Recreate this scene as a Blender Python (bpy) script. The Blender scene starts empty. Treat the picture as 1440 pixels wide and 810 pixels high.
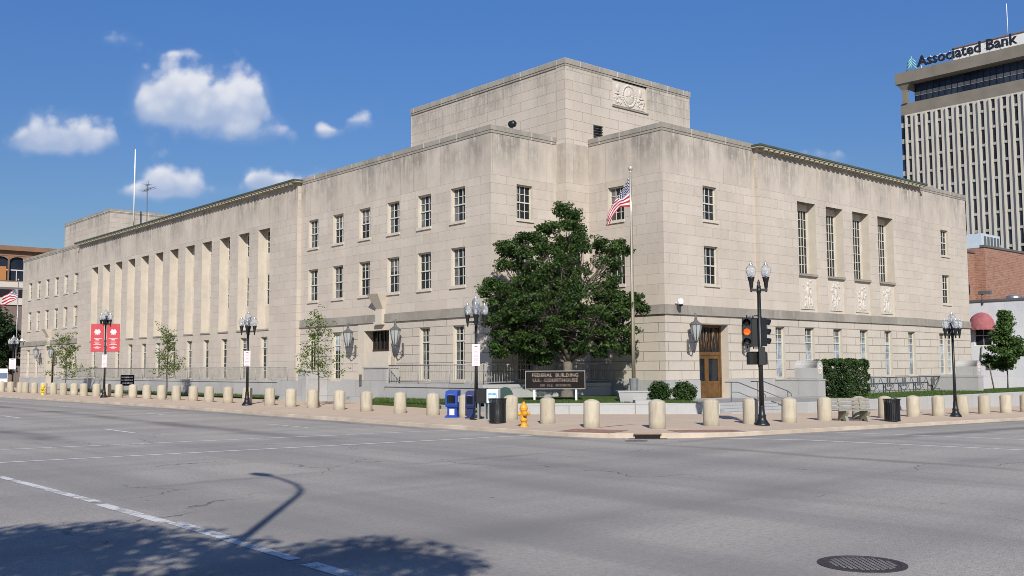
import bpy, math, random
from math import sin, cos, pi, radians, sqrt, atan2
from mathutils import Vector, Matrix

random.seed(7)
scene = bpy.context.scene
COL = scene.collection

# ------------------------------------------------------------------ camera
CAMZ = 2.06
YAW, PITCH, ROLL = radians(48.593), radians(4.572), radians(-0.346)
fw = Vector((cos(YAW)*cos(PITCH), sin(YAW)*cos(PITCH), sin(PITCH)))
rt0 = Vector((sin(YAW), -cos(YAW), 0)); up0 = rt0.cross(fw)
rt = rt0*cos(ROLL) + up0*sin(ROLL); up = up0*cos(ROLL) - rt0*sin(ROLL)
cam_data = bpy.data.cameras.new("camera"); cam = bpy.data.objects.new("camera", cam_data); COL.objects.link(cam)
mw = Matrix((( rt.x, up.x, -fw.x, 0), (rt.y, up.y, -fw.y, 0), (rt.z, up.z, -fw.z, CAMZ), (0, 0, 0, 1)))
cam.matrix_world = mw
cam_data.sensor_width = 36; cam_data.lens = 1404.7/1440*36
cam_data.clip_start = 0.1; cam_data.clip_end = 6000
scene.camera = cam
scene.render.resolution_x = 1024; scene.render.resolution_y = 576

# ------------------------------------------------------------------ sun, sky, exposure
SUN_TO = Vector((-0.62, -0.784, 0.63)).normalized()          # from the ground towards the sun
SUN_STRENGTH, SKY_STRENGTH = 4.3, 0.094
sd = bpy.data.lights.new("sun", 'SUN'); sd.energy = SUN_STRENGTH; sd.angle = radians(0.5); sd.color = (1.0, 0.95, 0.885)
so = bpy.data.objects.new("sun", sd); COL.objects.link(so)
so.rotation_euler = (-SUN_TO).to_track_quat('-Z', 'Y').to_euler(); so.location = (-20, -25, 40)

world = bpy.data.worlds.new("World"); scene.world = world; world.use_nodes = True
wn, wl = world.node_tree.nodes, world.node_tree.links
for n in list(wn): wn.remove(n)
wout = wn.new('ShaderNodeOutputWorld'); bg = wn.new('ShaderNodeBackground'); wl.new(bg.outputs[0], wout.inputs[0])
sky = wn.new('ShaderNodeTexSky'); sky.sky_type = 'NISHITA'; sky.sun_disc = False
sky.sun_elevation = math.asin(SUN_TO.z); sky.sun_rotation = atan2(SUN_TO.x, SUN_TO.y)
sky.altitude = 150; sky.air_density = 1.0; sky.dust_density = 0.35; sky.ozone_density = 3.0
bg.inputs[1].default_value = SKY_STRENGTH
hs = wn.new('ShaderNodeHueSaturation'); hs.inputs['Saturation'].default_value = 1.27; hs.inputs['Value'].default_value = 1.0
hs.inputs['Hue'].default_value = 0.513; wl.new(sky.outputs[0], hs.inputs['Color'])

def wmath(op, a, b=None, c=None, clamp=False):
    n = wn.new('ShaderNodeMath'); n.operation = op; n.use_clamp = clamp
    for i, x in enumerate((a, b, c)):
        if x is None: continue
        if isinstance(x, (int, float)): n.inputs[i].default_value = x
        else: wl.new(x, n.inputs[i])
    return n.outputs[0]
tc = wn.new('ShaderNodeTexCoord')
def wdot(v):
    n = wn.new('ShaderNodeVectorMath'); n.operation = 'DOT_PRODUCT'; wl.new(tc.outputs['Generated'], n.inputs[0]); n.inputs[1].default_value = v
    return n.outputs['Value']
# fixed tangent plane of the sky dome facing the north-east, where the fair-weather clouds stand
cx = Vector((0.6614, 0.75, 0)); cr = Vector((0.75, -0.6614, 0))
den = wmath('MAXIMUM', wdot(cx), 0.05)
PX = wmath('DIVIDE', wdot(cr), den); PY = wmath('DIVIDE', wdot((0, 0, 1)), den)
cmb = wn.new('ShaderNodeCombineXYZ'); wl.new(PX, cmb.inputs[0]); wl.new(PY, cmb.inputs[1])
def wnoise(scale, detail, rough, off=0.0):
    n = wn.new('ShaderNodeTexNoise'); n.inputs['Scale'].default_value = scale; n.inputs['Detail'].default_value = detail
    n.inputs['Roughness'].default_value = rough
    ad = wn.new('ShaderNodeVectorMath'); ad.operation = 'ADD'; ad.inputs[1].default_value = (off, off*0.7, off*1.3)
    wl.new(cmb.outputs[0], ad.inputs[0]); wl.new(ad.outputs[0], n.inputs['Vector'])
    return n.outputs['Fac']
def wlump(scale, off):
    v = wn.new('ShaderNodeTexVoronoi'); v.feature = 'SMOOTH_F1'; v.inputs['Scale'].default_value = scale; v.inputs['Smoothness'].default_value = 0.35
    nd = wn.new('ShaderNodeTexNoise'); nd.inputs['Scale'].default_value = scale*0.9; nd.inputs['Detail'].default_value = 4; wl.new(cmb.outputs[0], nd.inputs['Vector'])
    ma = wn.new('ShaderNodeVectorMath'); ma.operation = 'MULTIPLY_ADD'; wl.new(nd.outputs['Color'], ma.inputs[0]); ma.inputs[1].default_value = (0.55/scale,)*3; wl.new(cmb.outputs[0], ma.inputs[2])
    ad = wn.new('ShaderNodeVectorMath'); ad.operation = 'ADD'; ad.inputs[1].default_value = (off, off*0.37, 0); wl.new(ma.outputs[0], ad.inputs[0]); wl.new(ad.outputs[0], v.inputs['Vector'])
    return wmath('SUBTRACT', 0.42, v.outputs['Distance'])
n1 = wnoise(12, 7, 0.6); n2 = wnoise(60, 6, 0.62, 3.7); n3 = wnoise(9, 5, 0.55, 9.1)
# the tangent plane is level; pixel (x, y) of the photo sits near (x-720)/1405, (512-y)/1405
def T(x, y): return ((x-720)/1405*1.003, (512-y)/1405*1.02 + (720-x)/1405*0.006)
CL = [  # x, y (base line), rx, ry, density
 (222,150,34,52,1.05),(258,148,40,58,1.1),(300,152,42,50,1.1),(338,150,26,52,1.1),(362,146,14,40,0.8),(196,146,16,40,0.8),(285,160,70,30,0.7),
 (345,188,44,26,0.50),(386,182,18,16,0.55),(310,186,36,16,0.35),
 (44,192,26,40,0.95),(84,194,34,36,0.95),(122,192,26,28,0.8),(150,190,16,16,0.6),(18,198,22,20,0.6),(75,202,60,14,0.6),
 (222,256,20,30,0.95),(206,262,24,24,0.7),(248,262,26,26,0.7),(276,258,14,26,0.65),(182,266,20,12,0.5),(240,268,56,10,0.5),
 (366,250,18,20,0.85),(352,254,12,14,0.7),(404,256,34,18,0.8),(452,250,18,22,0.65),(400,262,56,14,0.6),
 (452,184,14,16,0.8),(470,184,18,9,0.65),(512,172,16,18,0.62),(498,168,14,8,0.4),
 (148,46,26,14,0.34),(172,54,26,12,0.30),(255,70,30,8,0.22),(330,196,90,26,0.30),(90,214,80,16,0.34),(250,276,80,14,0.34),(405,268,80,14,0.34),(235,72,22,6,0.3),(1150,214,34,12,0.55),(1185,220,26,10,0.5),(1215,232,50,8,0.35),
 (40,292,16,5,0.35)]
best = None; topn = None
for (x, y, rx, ry, dn) in CL:
    x0, y0 = T(x, y)
    dx = wmath('MULTIPLY', wmath('SUBTRACT', PX, x0), 1405.0/rx)
    dy0 = wmath('SUBTRACT', PY, y0)
    dyu = wmath('MULTIPLY', wmath('MAXIMUM', dy0, 0.0), 1405.0/ry)
    dyd = wmath('MULTIPLY', wmath('MINIMUM', dy0, 0.0), 1405.0/(ry*0.38+4))
    r2 = wmath('ADD', wmath('MULTIPLY', dx, dx), wmath('ADD', wmath('MULTIPLY', dyu, dyu), wmath('MULTIPLY', dyd, dyd)))
    g = wmath('MULTIPLY', wmath('POWER', 2.718, wmath('MULTIPLY', r2, -1.0)), dn)
    hgt = wmath('MULTIPLY', g, wmath('MULTIPLY', dy0, 1405.0/ry))
    topn = hgt if topn is None else wmath('ADD', topn, hgt)
    best = g if best is None else wmath('ADD', best, g)
lum1, lum2 = wlump(34, 0.0), wlump(75, 4.0)
edge = wmath('ADD', best, wmath('ADD', wmath('MULTIPLY', wmath('SUBTRACT', n1, 0.5), 1.1), wmath('ADD', wmath('MULTIPLY', lum1, 0.75), wmath('ADD', wmath('MULTIPLY', lum2, 0.45), wmath('MULTIPLY', wmath('SUBTRACT', n2, 0.5), 0.7)))))
gate = wmath('MULTIPLY', best, 5.0, clamp=True)
def smooth(v, a, b):
    n = wn.new('ShaderNodeMapRange'); n.interpolation_type = 'SMOOTHSTEP'; wl.new(v, n.inputs[0])
    n.inputs[1].default_value = a; n.inputs[2].default_value = b
    return n.outputs[0]
rel = wmath('DIVIDE', topn, wmath('ADD', best, 0.02))
crisp = smooth(rel, -0.15, 0.45)                      # lumpy crisp tops, soft flat bases
mt, ms = smooth(edge, 0.20, 0.92), smooth(edge, 0.02, 1.40)
mask = wmath('MULTIPLY', wmath('ADD', wmath('MULTIPLY', mt, crisp), wmath('MULTIPLY', ms, wmath('SUBTRACT', 1.0, crisp))), gate)
mask = wmath('MULTIPLY', mask, wmath('ADD', 0.42, wmath('MULTIPLY', best, 0.70, clamp=True), clamp=True))
mask = wmath('MAXIMUM', mask, wmath('MULTIPLY', smooth(wmath('ADD', best, wmath('MULTIPLY', wmath('SUBTRACT', n3, 0.5), 0.9)), 0.15, 1.1), 0.20))
bright = smooth(wmath('ADD', rel, wmath('ADD', wmath('MULTIPLY', lum1, 0.55), wmath('ADD', wmath('MULTIPLY', lum2, 0.35), wmath('MULTIPLY', wmath('SUBTRACT', n3, 0.5), 1.2)))), -0.25, 0.85)
ccol = wn.new('ShaderNodeMixRGB'); wl.new(bright, ccol.inputs[0])
ccol.inputs[1].default_value = (3.1, 3.9, 5.6, 1); ccol.inputs[2].default_value = (6.2, 6.4, 7.0, 1)
cmix = wn.new('ShaderNodeMixRGB'); wl.new(mask, cmix.inputs[0]); 
hz = wn.new('ShaderNodeMixRGB'); hz.blend_type = 'MULTIPLY'; hz.inputs[0].default_value = 1.0; wl.new(hs.outputs[0], hz.inputs[1])
hv = wn.new('ShaderNodeMapRange'); wl.new(wdot((0, 0, 1)), hv.inputs[0]); hv.inputs[1].default_value = 0.0; hv.inputs[2].default_value = 0.42; hv.inputs[3].default_value = 0.42; hv.inputs[4].default_value = 1.0
hc = wn.new('ShaderNodeCombineColor'); [wl.new(hv.outputs[0], hc.inputs[i]) for i in range(3)]; wl.new(hc.outputs[0], hz.inputs[2])
wl.new(hz.outputs[0], cmix.inputs[1])
wl.new(ccol.outputs[0], cmix.inputs[2])
wl.new(cmix.outputs[0], bg.inputs[0])

scene.view_settings.view_transform = 'Standard'; scene.view_settings.look = 'None'
scene.view_settings.exposure = 0.38
scene.cycles.filter_width = 0.9; scene.view_settings.gamma = 1.0
scene.view_settings.use_curve_mapping = False

# ------------------------------------------------------------------ mesh builder
class MB:
    def __init__(s): s.v = []; s.f = []; s.m = []; s.M = None; s.mi = 0; s.uv = None; s.sm = []
    def add(s, pts):
        b = len(s.v)
        for p in pts:
            p = Vector(p)
            s.v.append(tuple(s.M @ p) if s.M is not None else tuple(p))
        return b
    def face(s, idx, mi=None, sm=False): s.f.append(tuple(idx)); s.m.append(s.mi if mi is None else mi); s.sm.append(sm)
    def quad(s, a, b, c, d, mi=None): k = s.add((a, b, c, d)); s.face((k, k+1, k+2, k+3), mi)
    def box(s, x0, x1, y0, y1, z0, z1, mi=None):
        k = s.add([(x0,y0,z0),(x1,y0,z0),(x1,y1,z0),(x0,y1,z0),(x0,y0,z1),(x1,y0,z1),(x1,y1,z1),(x0,y1,z1)])
        for q in ((3,2,1,0),(4,5,6,7),(0,1,5,4),(1,2,6,5),(2,3,7,6),(3,0,4,7)): s.face([k+i for i in q], mi)
    def cham(s, x0, x1, y0, y1, z0, z1, c=0.02, mi=None):          # box with bevelled vertical and top edges
        b = [(x0+c,y0),(x1-c,y0),(x1,y0+c),(x1,y1-c),(x1-c,y1),(x0+c,y1),(x0,y1-c),(x0,y0+c)]
        i = [(min(max(x,x0+c*1.3),x1-c*1.3), min(max(y,y0+c*1.3),y1-c*1.3)) for x, y in b]
        k = s.add([(x,y,z0) for x,y in b]+[(x,y,z1-c) for x,y in b]+[(x,y,z1) for x,y in i])
        for j in range(8):
            n = (j+1)%8; s.face((k+j,k+n,k+8+n,k+8+j), mi); s.face((k+8+j,k+8+n,k+16+n,k+16+j), mi)
        s.face([k+16+j for j in range(8)], mi); s.face([k+7-j for j in range(8)], mi)
    def lathe(s, prof, n=20, c=(0,0,0), axis='z', mi=None, sm=True, sx=1.0, sy=1.0):
        k0 = len(s.v)
        for r, z in prof:
            pts = []
            for j in range(n):
                a = 2*pi*j/n; x, y = r*cos(a)*sx, r*sin(a)*sy
                p = (x,y,z) if axis == 'z' else ((z,x,y) if axis == 'x' else (x,z,y))
                pts.append((c[0]+p[0], c[1]+p[1], c[2]+p[2]))
            s.add(pts)
        for i in range(len(prof)-1):
            for j in range(n):
                a, b = k0+i*n+j, k0+i*n+(j+1)%n; s.face((a, b, b+n, a+n), mi, sm)
        s.face([k0+n-1-j for j in range(n)], mi); s.face([k0+(len(prof)-1)*n+j for j in range(n)], mi)
    def tube(s, pts, rad, n=8, mi=None, cap=True):
        pts = [Vector(p) for p in pts]
        if not isinstance(rad, (list, tuple)): rad = [rad]*len(pts)
        k0 = len(s.v); ref = None
        for i, p in enumerate(pts):
            t = (pts[min(i+1,len(pts)-1)] - pts[max(i-1,0)])
            t = t.normalized() if t.length > 1e-9 else Vector((0,0,1))
            if ref is None: ref = Vector((1,0,0)) if abs(t.x) < 0.8 else Vector((0,1,0))
            a = (ref - t*ref.dot(t)); a = a.normalized() if a.length > 1e-6 else t.orthogonal().normalized(); ref = a; b = t.cross(a)
            s.add([p + (a*cos(2*pi*j/n) + b*sin(2*pi*j/n))*rad[i] for j in range(n)])
        for i in range(len(pts)-1):
            for j in range(n):
                q, w = k0+i*n+j, k0+i*n+(j+1)%n; s.face((q, w, w+n, q+n), mi, True)
        if cap:
            s.face([k0+n-1-j for j in range(n)], mi); s.face([k0+(len(pts)-1)*n+j for j in range(n)], mi)
    def prism(s, poly, z0, z1, mi=None):
        n = len(poly); k = s.add([(x,y,z0) for x,y in poly]+[(x,y,z1) for x,y in poly])
        for j in range(n): s.face((k+j,k+(j+1)%n,k+n+(j+1)%n,k+n+j), mi)
        s.face([k+n+j for j in range(n)], mi); s.face([k+n-1-j for j in range(n)], mi)
    def blob(s, c, r, n=10, mi=None):
        prof = [(sin(pi*(i+0.02)/(n//2+0.04))*1.0, -cos(pi*(i+0.02)/(n//2+0.04))) for i in range(n//2+1)]
        k = len(s.v); s.lathe(prof, n, (0,0,0), mi=mi)
        Mi = s.M.inverted() if s.M is not None else None
        for i in range(k, len(s.v)):
            p = Vector(s.v[i]) if Mi is None else Mi @ Vector(s.v[i])
            q = Vector((c[0]+p.x*r[0], c[1]+p.y*r[1], c[2]+p.z*r[2])); s.v[i] = tuple(q if s.M is None else s.M @ q)

ORG = {}
def obj(name, mb, mats, parent=None, kind=None, label=None):
    me = bpy.data.meshes.new(name); o = bpy.data.objects.new(name, me)
    org = ORG.get(parent.name, Vector((0,0,0))) if parent is not None else Vector((0,0,0))
    vs = [(x-org.x, y-org.y, z-org.z) for x, y, z in mb.v] if org.length > 0 else mb.v
    me.from_pydata(vs, [], mb.f)
    for m in (mats if isinstance(mats, (list, tuple)) else [mats]): me.materials.append(m)
    me.polygons.foreach_set('material_index', mb.m); me.polygons.foreach_set('use_smooth', mb.sm)
    if mb.uv is not None:
        ul = me.uv_layers.new(name='UVMap')
        for l in me.loops: ul.data[l.index].uv = mb.uv[l.vertex_index]
    me.update(); COL.objects.link(o)
    if parent is not None: o.parent = parent; ORG[o.name] = org
    if kind: o['kind'] = kind
    if label: o['label'] = label
    return o
def tag(o, label, cat, group=None):
    o['label'] = label; o['category'] = cat
    if group: o['group'] = group
    return o
def thing(name, label, cat, loc=(0,0,0), group=None, rz=0.0):
    o = bpy.data.objects.new(name, None); COL.objects.link(o); o.location = loc; o.rotation_euler.z = rz
    o.empty_display_size = 0.3; tag(o, label, cat, group); return o
def wthing(name, label, cat, loc, group=None):      # its parts are given in world coordinates
    o = thing(name, label, cat, loc, group); ORG[o.name] = Vector(loc); return o
def copy_tree(o, parent=None):
    c = o.copy(); COL.objects.link(c)
    if parent is not None: c.parent = parent; c.matrix_parent_inverse = o.matrix_parent_inverse
    for ch in list(o.children): copy_tree(ch, c)
    return c
def place_copy(src, loc, rz, label, group=None, sc=1.0):
    c = copy_tree(src); c.location = loc; c.rotation_euler.z = rz; c.scale = (sc,)*3; c['label'] = label
    if group: c['group'] = group
    return c
def text_mesh(txt, size, extrude=0.004, align='CENTER', sp=1.0, sx=1.0, bold=0.0):
    cu = bpy.data.curves.new('t', 'FONT'); cu.body = txt; cu.size = size; cu.extrude = extrude; cu.align_x = align; cu.align_y = 'CENTER'
    cu.space_character = sp; cu.offset = bold; cu.resolution_u = 2
    to = bpy.data.objects.new('t', cu); COL.objects.link(to)
    dg = bpy.context.evaluated_depsgraph_get(); me = to.evaluated_get(dg).to_mesh()
    mb = MB(); k = mb.add([(v.co.x*sx, v.co.y, v.co.z) for v in me.vertices])
    for p in me.polygons: mb.face([k+i for i in p.vertices], 0)
    to.to_mesh_clear() if hasattr(to, 'to_mesh_clear') else None
    bpy.data.objects.remove(to); bpy.data.curves.remove(cu)
    return mb
def text_into(mb, txt, size, M, **kw):
    t = text_mesh(txt, size, **kw); k = len(mb.v)
    for p in t.v: mb.v.append(tuple(M @ Vector(p)))
    for f_ in t.f: mb.f.append(tuple(i+k for i in f_)); mb.m.append(mb.mi); mb.sm.append(False)

# ------------------------------------------------------------------ materials
class NT:
    def __init__(s, name):
        s.mat = bpy.data.materials.new(name); s.mat.use_nodes = True; s.n = s.mat.node_tree.nodes; s.l = s.mat.node_tree.links
        s.b = s.n['Principled BSDF']
    def lk(s, a, b): s.l.new(a, b)
    def val(s, inp, x):
        if isinstance(x, (int, float)): inp.default_value = x
        elif isinstance(x, (tuple, list)): inp.default_value = tuple(x) if len(x) != 3 or inp.type == 'VECTOR' else (*x, 1)
        else: s.l.new(x, inp)
    def math(s, op, a, b=None, clamp=False):
        n = s.n.new('ShaderNodeMath'); n.operation = op; n.use_clamp = clamp; s.val(n.inputs[0], a)
        if b is not None: s.val(n.inputs[1], b)
        return n.outputs[0]
    def mix(s, f, a, b, mode='MIX'):
        n = s.n.new('ShaderNodeMixRGB'); n.blend_type = mode; s.val(n.inputs[0], f); s.val(n.inputs[1], a); s.val(n.inputs[2], b); return n.outputs[0]
    def noise(s, vec, scale, detail=4, rough=0.55):
        n = s.n.new('ShaderNodeTexNoise'); s.val(n.inputs['Scale'], scale); n.inputs['Detail'].default_value = detail; n.inputs['Roughness'].default_value = rough
        if vec is not None: s.l.new(vec, n.inputs['Vector'])
        return n.outputs['Fac']
    def ramp(s, v, a, b, lo=0.0, hi=1.0):
        n = s.n.new('ShaderNodeMapRange'); s.l.new(v, n.inputs[0]); n.inputs[1].default_value = a; n.inputs[2].default_value = b
        n.inputs[3].default_value = lo; n.inputs[4].default_value = hi; return n.outputs[0]
    def pos(s): return s.n.new('ShaderNodeNewGeometry').outputs['Position']
    def objc(s): return s.n.new('ShaderNodeTexCoord').outputs['Object']
    def sep(s, v):
        n = s.n.new('ShaderNodeSeparateXYZ'); s.l.new(v, n.inputs[0]); return n.outputs
    def comb(s, x, y, z=0.0):
        n = s.n.new('ShaderNodeCombineXYZ'); s.val(n.inputs[0], x); s.val(n.inputs[1], y); s.val(n.inputs[2], z); return n.outputs[0]
    def bump(s, h, strength=0.3, dist=0.02):
        n = s.n.new('ShaderNodeBump'); n.inputs['Strength'].default_value = strength; n.inputs['Distance'].default_value = dist
        s.l.new(h, n.inputs['Height']); s.l.new(n.outputs[0], s.b.inputs['Normal'])
    def set(s, **k):
        for a, x in k.items(): s.val(s.b.inputs[a.replace('_', ' ')], x)
        return s
    def rand(s): return s.n.new('ShaderNodeNewGeometry').outputs['Random Per Island']

def plain(name, col, rough=0.6, metal=0.0, spec=0.5, var=0.0, scale=3.0, bump=0.0):
    t = NT(name)
    c = col
    if var > 0:
        nf = t.noise(t.objc(), scale, 5, 0.6); c = t.mix(t.ramp(nf, 0.3, 0.7), tuple(x*(1-var) for x in col), tuple(min(1, x*(1+var)) for x in col))
        if bump: t.bump(nf, bump, 0.02)
    t.set(Base_Color=c, Roughness=rough, Metallic=metal); t.b.inputs['Specular IOR Level'].default_value = spec
    return t.mat

def wall_uv(t):
    g = t.n.new('ShaderNodeNewGeometry'); p = t.sep(g.outputs['Position']); n = t.sep(g.outputs['True Normal'])
    ax = t.math('ABSOLUTE', n[0]); ay = t.math('ABSOLUTE', n[1])
    uu = t.math('ADD', t.math('MULTIPLY', p[0], ay), t.math('MULTIPLY', p[1], ax))
    return uu, p[2]
def stone(name, bw, rh, z0, c1, c2, mortar, msize, mcol, stain=0.0, stz=(0,1), offset=0.5, bumpd=0.01, tone=0.10, stcol=(0.16,0.15,0.135)):
    t = NT(name); uu, z = wall_uv(t)
    zz = t.math('SUBTRACT', z, z0)
    br = t.n.new('ShaderNodeTexBrick'); br.offset = offset; br.squash = 1.0
    t.lk(t.comb(uu, zz), br.inputs['Vector'])
    for k, v in (('Scale', 1.0), ('Mortar Size', msize), ('Mortar Smooth', 0.3), ('Bias', 0.0), ('Brick Width', bw), ('Row Height', rh)): br.inputs[k].default_value = v
    br.inputs['Color1'].default_value = (*c1, 1); br.inputs['Color2'].default_value = (*c2, 1); br.inputs['Mortar'].default_value = (*mcol, 1)
    blotch = t.noise(t.comb(t.math('MULTIPLY', uu, 0.35), t.math('MULTIPLY', zz, 0.3), 1.0), 1.0, 6, 0.65)
    fine = t.noise(t.comb(uu, zz, 2.0), 9.0, 5, 0.7)
    streak = t.noise(t.comb(t.math('MULTIPLY', uu, 3.4), t.math('MULTIPLY', zz, 0.30), 5.0), 1.0, 9, 0.78)
    c = t.mix(1.0, br.outputs['Color'], t.comb_col(t.ramp(blotch, 0.25, 0.75, 1-tone, 1+tone*0.7)), 'MULTIPLY')
    c = t.mix(1.0, c, t.comb_col(t.ramp(fine, 0.2, 0.8, 0.93, 1.06)), 'MULTIPLY')
    c = t.mix(1.0, c, t.comb_col(t.ramp(streak, 0.35, 0.65, 0.955, 1.03)), 'MULTIPLY')
    if stain > 0:
        mott = t.noise(t.comb(t.math('MULTIPLY', uu, 2.2), t.math('MULTIPLY', zz, 1.5), 11.0), 1.0, 8, 0.75)
        m = t.math('MULTIPLY', t.ramp(t.math('ADD', t.math('MULTIPLY', streak, 0.6), t.math('MULTIPLY', mott, 0.4)), 0.41, 0.53), t.ramp(z, stz[0], stz[1]), True)
        big = t.noise(t.comb(t.math('MULTIPLY', uu, 0.55), t.math('MULTIPLY', zz, 0.25), 8.0), 1.0, 3, 0.5)
        m = t.math('MULTIPLY', m, t.ramp(big, 0.33, 0.62), True)
        c = t.mix(t.math('MULTIPLY', m, stain, True), c, stcol)
    h = t.math('SUBTRACT', t.math('MULTIPLY', fine, 0.25), br.outputs['Fac'])
    t.bump(h, 0.6, bumpd)
    t.set(Base_Color=c, Roughness=0.88); t.b.inputs['Specular IOR Level'].default_value = 0.25
    return t.mat
def _cc(s, v):
    n = s.n.new('ShaderNodeCombineColor')
    for i in range(3): s.l.new(v, n.inputs[i])
    return n.outputs[0]
NT.comb_col = _cc

L1, L2 = (0.508, 0.450, 0.382), (0.468, 0.411, 0.344)
STONE = dict(
 ashlar=stone('limestone ashlar', 1.32, 0.485, 4.96, L1, L2, 0.3, 0.010, (0.385,0.340,0.282), stain=0.36, stz=(3.0, 14.0)),
 attic=stone('limestone attic slabs', 1.16, 2.45, 11.18, L1, L2, 0.3, 0.011, (0.35,0.31,0.255), stain=0.80, stz=(10.6, 12.7), offset=0.0, tone=0.14, stcol=(0.175,0.165,0.145)),
 base=stone('rusticated limestone', 1.9, 0.447, 1.44, (0.510,0.460,0.390), (0.480,0.428,0.358), 0.3, 0.018, (0.24,0.21,0.175), stain=0.18, stz=(1.5,4.6), bumpd=0.05),
 granite=stone('grey granite', 1.7, 0.9, 0.55, (0.40,0.40,0.39), (0.36,0.36,0.355), 0.3, 0.010, (0.27,0.27,0.26), stain=0.35, stz=(0.0,1.5), offset=0.3, tone=0.12, stcol=(0.22,0.20,0.17)),
 tower=stone('limestone of the penthouse', 1.34, 0.50, 13.4, L1, L2, 0.3, 0.012, (0.32,0.28,0.22), stain=0.85, stz=(14.9,17.2), stcol=(0.19,0.18,0.16)),
 coping=stone('weathered coping stone', 1.36, 0.9, 13.0, (0.335,0.31,0.265), (0.30,0.275,0.235), 0.3, 0.03, (0.60,0.57,0.50), stain=0.85, stz=(10,12), offset=0.0, tone=0.2, stcol=(0.19,0.18,0.155)),
 belt=stone('weathered belt course', 1.5, 0.9, 4.3, (0.345,0.315,0.27), (0.29,0.265,0.23), 0.3, 0.012, (0.22,0.20,0.17), stain=0.9, stz=(3.5,4.3), offset=0.0, tone=0.2, stcol=(0.20,0.185,0.155)),
)
M_TRIM = plain('smooth limestone', (0.49,0.438,0.362), 0.85, spec=0.25, var=0.07, scale=2.0)
M_RELIEF = plain('carved limestone', (0.50,0.455,0.395), 0.85, spec=0.25, var=0.10, scale=7.0)
M_COPPER = plain('green copper roof edge', (0.055,0.075,0.055), 0.6, var=0.25, scale=1.2)
M_CORNICE = plain('painted cornice', (0.36,0.33,0.25), 0.7, var=0.12, scale=1.5)
M_ROOF = plain('tar and gravel roof', (0.13,0.125,0.12), 0.95, var=0.2)
M_FRAME = plain('cream window paint', (0.53,0.51,0.43), 0.55, var=0.08, scale=1.0)
def glass(name, c1, c2, scale=0.9, rough=0.06):
    t = NT(name); p = t.pos(); n = t.noise(p, scale, 3, 0.5)
    t.set(Base_Color=t.mix(t.ramp(n, 0.42, 0.60), c1, c2), Roughness=rough); t.b.inputs['Specular IOR Level'].default_value = 0.28
    w = t.noise(p, 2.2, 2, 0.5); t.bump(w, 0.05, 0.05); return t.mat
M_GLASS = glass('dark window glass', (0.006,0.007,0.010), (0.020,0.024,0.030))
M_GLASS_BLIND = glass('window glass before pale blinds', (0.15,0.18,0.21), (0.34,0.38,0.42), 1.6)
M_CURTAIN = glass('window glass before a grey curtain', (0.06,0.063,0.066), (0.14,0.143,0.145), 2.0)
M_BRONZE = plain('bronze door', (0.16,0.082,0.028), 0.45, metal=0.35, var=0.3, scale=2.5)
M_BRONZE_DK = plain('dark bronze grille', (0.05,0.035,0.02), 0.45, metal=0.4)
M_IRON = plain('black painted iron', (0.010,0.011,0.012), 0.42, var=0.2, scale=5)
M_IRON_GREY = plain('dark grey painted railing', (0.10,0.10,0.095), 0.5, var=0.2)
M_RAIL = plain('grey weathered railing', (0.27,0.26,0.235), 0.55, var=0.2)
M_STEEL = plain('galvanised steel', (0.45,0.46,0.46), 0.35, metal=0.8, var=0.1)
M_WHITE = plain('white paint', (0.75,0.75,0.73), 0.5, var=0.05)
M_POLE = plain('bronze anodised flagpole', (0.42,0.36,0.26), 0.30, metal=0.6, var=0.1)

def globe_mat():
    t = NT('ribbed acrylic lamp globe'); t.set(Base_Color=(0.86,0.90,0.93), Roughness=0.08)
    t.b.inputs['Transmission Weight'].default_value = 0.86; t.b.inputs['IOR'].default_value = 1.12; t.b.inputs['Specular IOR Level'].default_value = 0.7
    w = t.n.new('ShaderNodeTexWave'); w.inputs['Scale'].default_value = 9.0; t.lk(t.objc(), w.inputs['Vector']); t.bump(w.outputs['Fac'], 0.25, 0.02)
    return t.mat
M_GLOBE = globe_mat()
def milk_mat():
    t = NT('frosted lantern glass'); t.set(Base_Color=(0.40,0.43,0.43), Roughness=0.2); t.b.inputs['Transmission Weight'].default_value = 0.2; return t.mat
M_MILK = milk_mat()

def concrete_tan():
    t = NT('tan cast concrete'); p = t.objc(); g = t.pos()
    n = t.noise(g, 1.1, 5, 0.6); f_ = t.noise(p, 60, 3, 0.7); st = t.sep(p)
    c = t.mix(t.ramp(n, 0.3, 0.7), (0.405,0.358,0.268), (0.475,0.425,0.33))
    c = t.mix(t.math('MULTIPLY', t.ramp(f_, 0.45, 0.75), 0.25), c, (0.33,0.27,0.18))
    drip = t.noise(t.comb(t.math('MULTIPLY', st[0], 9), t.math('MULTIPLY', st[1], 9), t.math('MULTIPLY', st[2], 1.2)), 1.0, 4, 0.6)
    oi = t.n.new('ShaderNodeObjectInfo'); c = t.mix(t.math('MULTIPLY', t.ramp(drip, 0.48, 0.66), 0.45), c, (0.28,0.235,0.17))
    c = t.mix(1.0, c, t.comb_col(t.ramp(oi.outputs['Random'], 0, 1, 0.90, 1.05)), 'MULTIPLY')
    grime = t.ramp(st[2], 0.22, 0.0); c = t.mix(t.math('MULTIPLY', t.math('MULTIPLY', grime, t.ramp(n, 0.3, 0.6)), 0.65, True), c, (0.20,0.165,0.12))
    t.bump(f_, 0.12, 0.01); t.set(Base_Color=c, Roughness=0.9); t.b.inputs['Specular IOR Level'].default_value = 0.2; return t.mat
M_BOLLARD = concrete_tan()

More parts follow.
